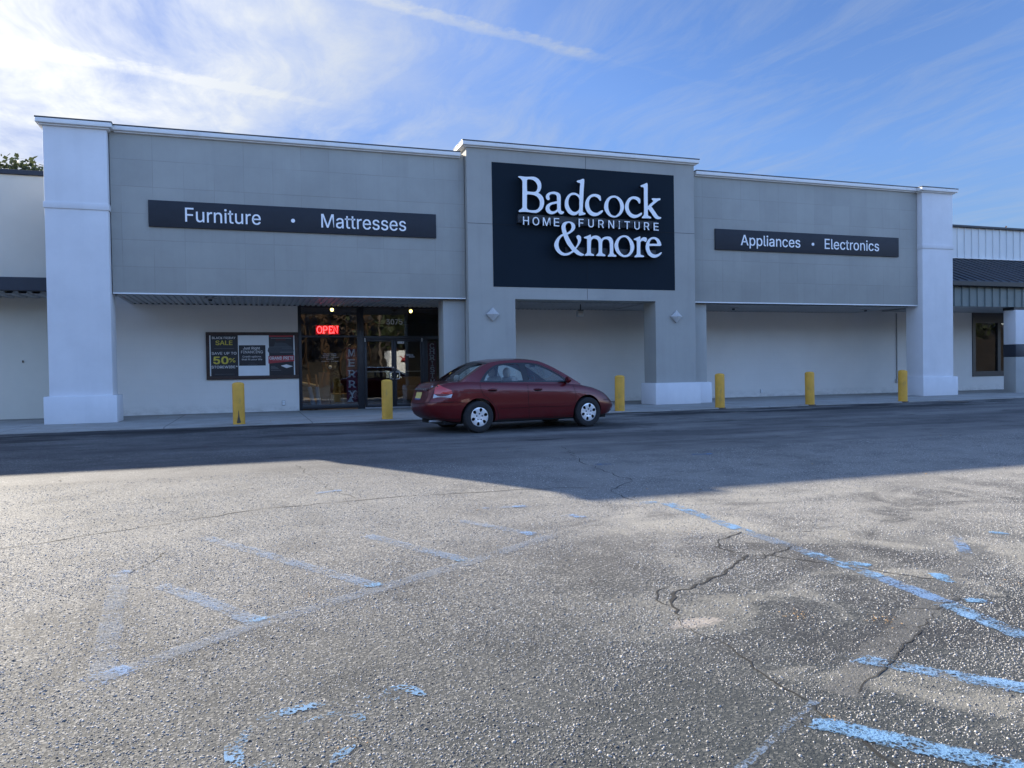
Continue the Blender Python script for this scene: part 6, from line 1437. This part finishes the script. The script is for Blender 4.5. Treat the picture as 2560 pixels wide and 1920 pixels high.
    wb = bmesh.new(); tube(wb, [Vector((2.80 + 0.07 * math.sin(q), 0.36 + 0.18 * math.cos(q), 0.93 + 0.165 * math.sin(q))) for q in [2 * PI * i / 28 for i in range(29)]], 0.014, 8); sw = obj('steering_wheel', wb, blk, t, 60)
    wb = bmesh.new(); cyl(wb, (2.80, 0.36, 0.93), (3.0, 0.36, 0.86), 0.05, n=12); obj('steering_column', wb, blk, sw, 40)
    wb = bmesh.new(); box(wb, 2.66, 2.69, -0.11, 0.11, 1.285, 1.345, bevel=0.01); obj('rear_view_mirror', wb, blk, t, 40)
    eb = bmesh.new(); tube(eb, [(0.10, -0.45, 0.24), (0.5, -0.45, 0.24)], 0.025, 12); obj('exhaust_pipe', eb, M['steel'], t, 60)
    ub = bmesh.new(); box(ub, 0.35, 4.15, -0.60, 0.60, 0.17, 0.26); obj('underbody', ub, under, t)
    return t
CAR_YAW = math.radians(8.8); CAR_S = 0.975
# the near rear tyre touches the asphalt here
_tx, _ty = 4.10, 14.28
_c, _s = math.cos(CAR_YAW), math.sin(CAR_YAW)
_lx, _ly = 1.00 * CAR_S, -0.765 * CAR_S
build_car((_tx - (_lx * _c - _ly * _s), _ty - (_lx * _s + _ly * _c), zg(_ty + 0.3) + 0.002), CAR_YAW, CAR_S)
# ------------------------------------------------------------------ trees
def leaf_mat(name, c0, c1):
    m, n, b, out = new_mat(name)
    rnd = n.noise(n.pos(), 1.1, 4.0, 0.7); r2 = n.noise(n.pos(), 11.0, 2.0)
    n.put(b.inputs['Base Color'], n.mix(n.rng(n.math('ADD', n.math('MULTIPLY', rnd, 0.6), n.math('MULTIPLY', r2, 0.4)), 0.36, 0.62), c0, c1))
    b.inputs['Roughness'].default_value = 0.6
    tl = n.new('ShaderNodeBsdfTranslucent', ins={'Color': tuple(min(1, q * 1.3) for q in c1)})
    mx = n.new('ShaderNodeMixShader', ins={0: 0.25}); n.l.new(b.outputs[0], mx.inputs[1]); n.l.new(tl.outputs[0], mx.inputs[2]); n.l.new(mx.outputs[0], out.inputs[0])
    return m
M['leaf_green'] = leaf_mat('oak_leaf', (0.030, 0.045, 0.018), (0.095, 0.11, 0.035))
M['leaf_brown'] = leaf_mat('autumn_leaf', (0.045, 0.026, 0.015), (0.12, 0.065, 0.032))
M['leaf_pine'] = leaf_mat('pine_needle', (0.022, 0.034, 0.016), (0.065, 0.080, 0.032))
M['bark'] = mat('bark', (0.11, 0.085, 0.065), 0.9, 0.3, 6.0, 0.4, 14)
def crown_bm(rr, lobes, nleaf, size):
    """leaf-sized faces scattered in clumps through overlapping ellipsoids"""
    bm = bmesh.new(); tot = sum(l[3] ** 2 for l in lobes)
    for (cx_, cy_, cz_, r, fz) in lobes:
        k = int(nleaf * r * r / tot / 9); clumps = k
        for _ in range(clumps):
            u = rr.uniform(0.35, 1.0) ** 0.5; a = rr.uniform(0, 2 * PI); zz = rr.uniform(-0.75, 1.0); q = math.sqrt(max(0, 1 - zz * zz))
            cc = Vector((cx_ + r * u * q * math.cos(a), cy_ + r * u * q * math.sin(a), cz_ + r * fz * u * zz)); sp = r * 0.13 + 0.05
            for _ in range(9):
                c = cc + Vector((rr.gauss(0, sp), rr.gauss(0, sp), rr.gauss(0, sp * 0.7)))
                d = Vector((rr.gauss(0, 1), rr.gauss(0, 1), rr.gauss(0, 0.7))).normalized(); s_ = d.orthogonal().normalized(); s_ = (Matrix.Rotation(rr.uniform(0, 6.28), 3, d) @ s_)
                L = size * rr.uniform(0.6, 1.3)
                bm.faces.new([bm.verts.new(c), bm.verts.new(c + d * L * 0.5 + s_ * L * 0.33), bm.verts.new(c + d * L), bm.verts.new(c + d * L * 0.5 - s_ * L * 0.33)])
    return bm
def tree(name, label, x, y, h, r, mt, seed, nleaf=9000, size=0.32, shape='round', group=None):
    rr = random.Random(seed); t = thing(name, label, 'tree', (x, y, -0.05), 0, group); bm = bmesh.new(); lobes = []
    th_ = h * 0.42; tube(bm, [(0, 0, 0), (rr.uniform(-.2, .2), rr.uniform(-.2, .2), th_ * 0.5), (rr.uniform(-.3, .3), 0, th_), (rr.uniform(-.3, .3), 0, h * 0.85)], [r * 0.085, r * 0.07, r * 0.055, 0.02], 9)
    for i in range(9 if shape == 'round' else 13):
        a = rr.uniform(0, 2 * PI); hh = rr.uniform(0.45, 0.92) if shape == 'round' else rr.uniform(0.4, 0.95)
        d = r * (rr.uniform(0.25, 0.62) if shape == 'round' else rr.uniform(0.15, 0.5) * (1.25 - hh)); p_ = Vector((d * math.cos(a), d * math.sin(a), h * hh))
        st = Vector((0, 0, h * (hh - 0.22))); tube(bm, [st, st.lerp(p_, 0.5) + Vector((0, 0, 0.3)), p_], [r * 0.035, r * 0.022, 0.015], 6)
        lobes.append((p_.x, p_.y, p_.z, r * rr.uniform(0.26, 0.46), rr.uniform(0.5, 0.8)))
    lobes.append((0, 0, h * 0.9, r * 0.40, 0.6))
    obj('trunk', bm, M['bark'], t, 60); obj('crown', crown_bm(rr, lobes, nleaf, size), mt, t)
tree('oak_tree', 'dark green round-headed tree rising behind the cream building at the far left', -10.1, 41.0, 11.0, 4.6, M['leaf_pine'], 11, 16000, 0.26)
tree('pine_tree', 'green tree top just showing over the roof beside the right pilaster', 45.2, 41.0, 10.9, 2.6, M['leaf_green'], 5, 8000, 0.26)
tree('bare_autumn_tree', 'reddish brown tree tops just showing over the roof at the far right', 51.0, 41.0, 10.9, 3.4, M['leaf_brown'], 6, 5000, 0.22)
# ------------------------------------------------------------------ across the lot, behind the viewer (seen in glass and paint)
bm = bmesh.new(); N = 36; rows = []
for j, (yy, zz) in enumerate(((-46, -0.45), (-56, 1.5), (-75, 7), (-105, 15), (-150, 22), (-240, 26))):
    rows.append([bm.verts.new((-170 + 340 * i / N, yy + 3 * math.sin(i * 0.9 + j), zz + (1.2 * math.sin(i * 0.7 + j * 2) if j > 1 else 0))) for i in range(N + 1)])
for a, b2 in zip(rows, rows[1:]):
    for i in range(N): bm.faces.new((a[i], a[i + 1], b2[i + 1], b2[i]))
bmesh.ops.recalc_face_normals(bm, faces=bm.faces)
tag(obj('hillside', bm, mat('leaf_covered_bank', (0.030, 0.022, 0.014), 0.95, 0.4, 0.4), smooth=179), kind='structure')
rr = random.Random(21); lobes_g = []; lobes_b = []
for i in range(150):
    x = rr.uniform(-70, 120) if i < 110 else rr.uniform(-150, 160); y = rr.uniform(-95, -50); base = 1.0 + max(0, (-y - 52)) * 0.26; hh = rr.uniform(9, 16)
    L = lobes_g if rr.random() < 0.45 else lobes_b
    for k in range(3): L.append((x + rr.uniform(-2, 2), y + rr.uniform(-2, 2), base + hh * rr.uniform(0.45, 1.0), rr.uniform(2.2, 4.2), 0.9))
bm = crown_bm(rr, lobes_b, 42000, 0.8)
for i in range(170):
    x = rr.uniform(-60, 100); y = rr.uniform(-80, -49); z0_ = max(0, (-y - 52)) * 0.26 - 0.5; h_ = rr.uniform(7, 14); le = rr.uniform(-1.5, 1.5)
    tube(bm, [(x, y, z0_), (x + le * 0.5, y, z0_ + h_ * 0.5), (x + le, y, z0_ + h_)], [rr.uniform(0.10, 0.22), 0.09, 0.03], 5)
    for k in range(4):
        q = rr.uniform(0.35, 0.8); d = rr.choice((-1, 1)) * rr.uniform(1.5, 4); tube(bm, [(x + le * q, y, z0_ + h_ * q), (x + le * q + d * 0.6, y + rr.uniform(-1, 1), z0_ + h_ * q + abs(d) * 0.5), (x + le * q + d, y, z0_ + h_ * q + abs(d) * 1.1)], [0.06, 0.045, 0.015], 4)
for f in bm.faces:
    if len(f.verts) != 4 or f.calc_area() > 0.5: f.material_index = 0
tag(obj('autumn_wood', bm, M['leaf_brown']), kind='stuff')
bm = crown_bm(rr, lobes_g, 36000, 0.8)
tag(obj('evergreen_wood', bm, M['leaf_pine']), kind='stuff')
t = thing('utility_pole', 'wooden utility pole across the lot behind the viewer, seen in the door glass', 'utility pole', (13.5, -38, -0.4))
bm = bmesh.new(); cyl(bm, (0, 0, 0), (0, 0, 10.5), 0.17, 0.12, 12); obj('pole', bm, M['bark'], t, 40)
obj('crossarm', boxes((-1.2, 1.2, -0.06, 0.06, 9.6, 9.75)), M['bark'], t)
def wheel_simple(par, x, y, r, mt=None, nm='wheel'):
    bm = bmesh.new(); lathe(bm, [(r * 0.62, -0.11), (r * 0.93, -0.11), (r, -0.06), (r, 0.06), (r * 0.93, 0.11), (r * 0.62, 0.11)], 24, 'Y', False, False)
    w_ = obj(nm, bm, M['black'], par, 40, (x, y, r)); bm = bmesh.new(); lathe(bm, [(0.001, -0.085), (r * 0.3, -0.09), (r * 0.55, -0.06), (r * 0.64, -0.10), (r * 0.64, 0.10), (r * 0.55, 0.06), (r * 0.3, 0.09), (0.001, 0.085)], 24, 'Y', False, False); obj('rim', bm, M['alu'], w_, 40)
# white lorry further back
t = thing('box_lorry', 'white box lorry parked across the lot behind the viewer, mirrored in the left door', 'lorry', (16.0, -27.0, zg(-27)), 0.0)
obj('cargo_box', boxes((-3.6, 2.6, -1.2, 1.2, 0.95, 3.55), bevel=0.03), mat('white_lorry_paint', (0.80, 0.80, 0.78), 0.4, 0.03), t, 30)
obj('cab', boxes((2.65, 4.6, -1.1, 1.1, 0.5, 2.3), bevel=0.15), mat('white_cab_paint', (0.78, 0.78, 0.76), 0.3, 0.03, coat=0.5), t, 40)
obj('chassis', boxes((-3.5, 4.4, -0.5, 0.5, 0.5, 0.93)), M['black'], t)
obj('windscreen', boxes((3.0, 3.9, -1.112, 1.112, 1.5, 2.1)), M['black'], t)
def ltext(s, x0, x1, z0, z1, mt):
    bm = bmesh.new(); text_bm(bm, s, -x1, -x0, z0, z1, -1.206, 0.0, weight=0.02); bmesh.ops.rotate(bm, verts=bm.verts, cent=(0, 0, 0), matrix=Matrix.Rotation(PI, 3, 'Z')); obj('lettering', bm, mt, t)
ltext('Badcock', -2.6, 1.4, 2.45, 3.15, M['ink_red']); ltext('HOME FURNITURE', -2.2, 1.2, 2.0, 2.2, M['ink']); ltext('&more', -1.2, 1.4, 1.3, 1.8, M['ink'])
for wx in (-2.4, 3.6):
    for wy in (-1.0, 1.0): wheel_simple(t, wx, wy, 0.45)
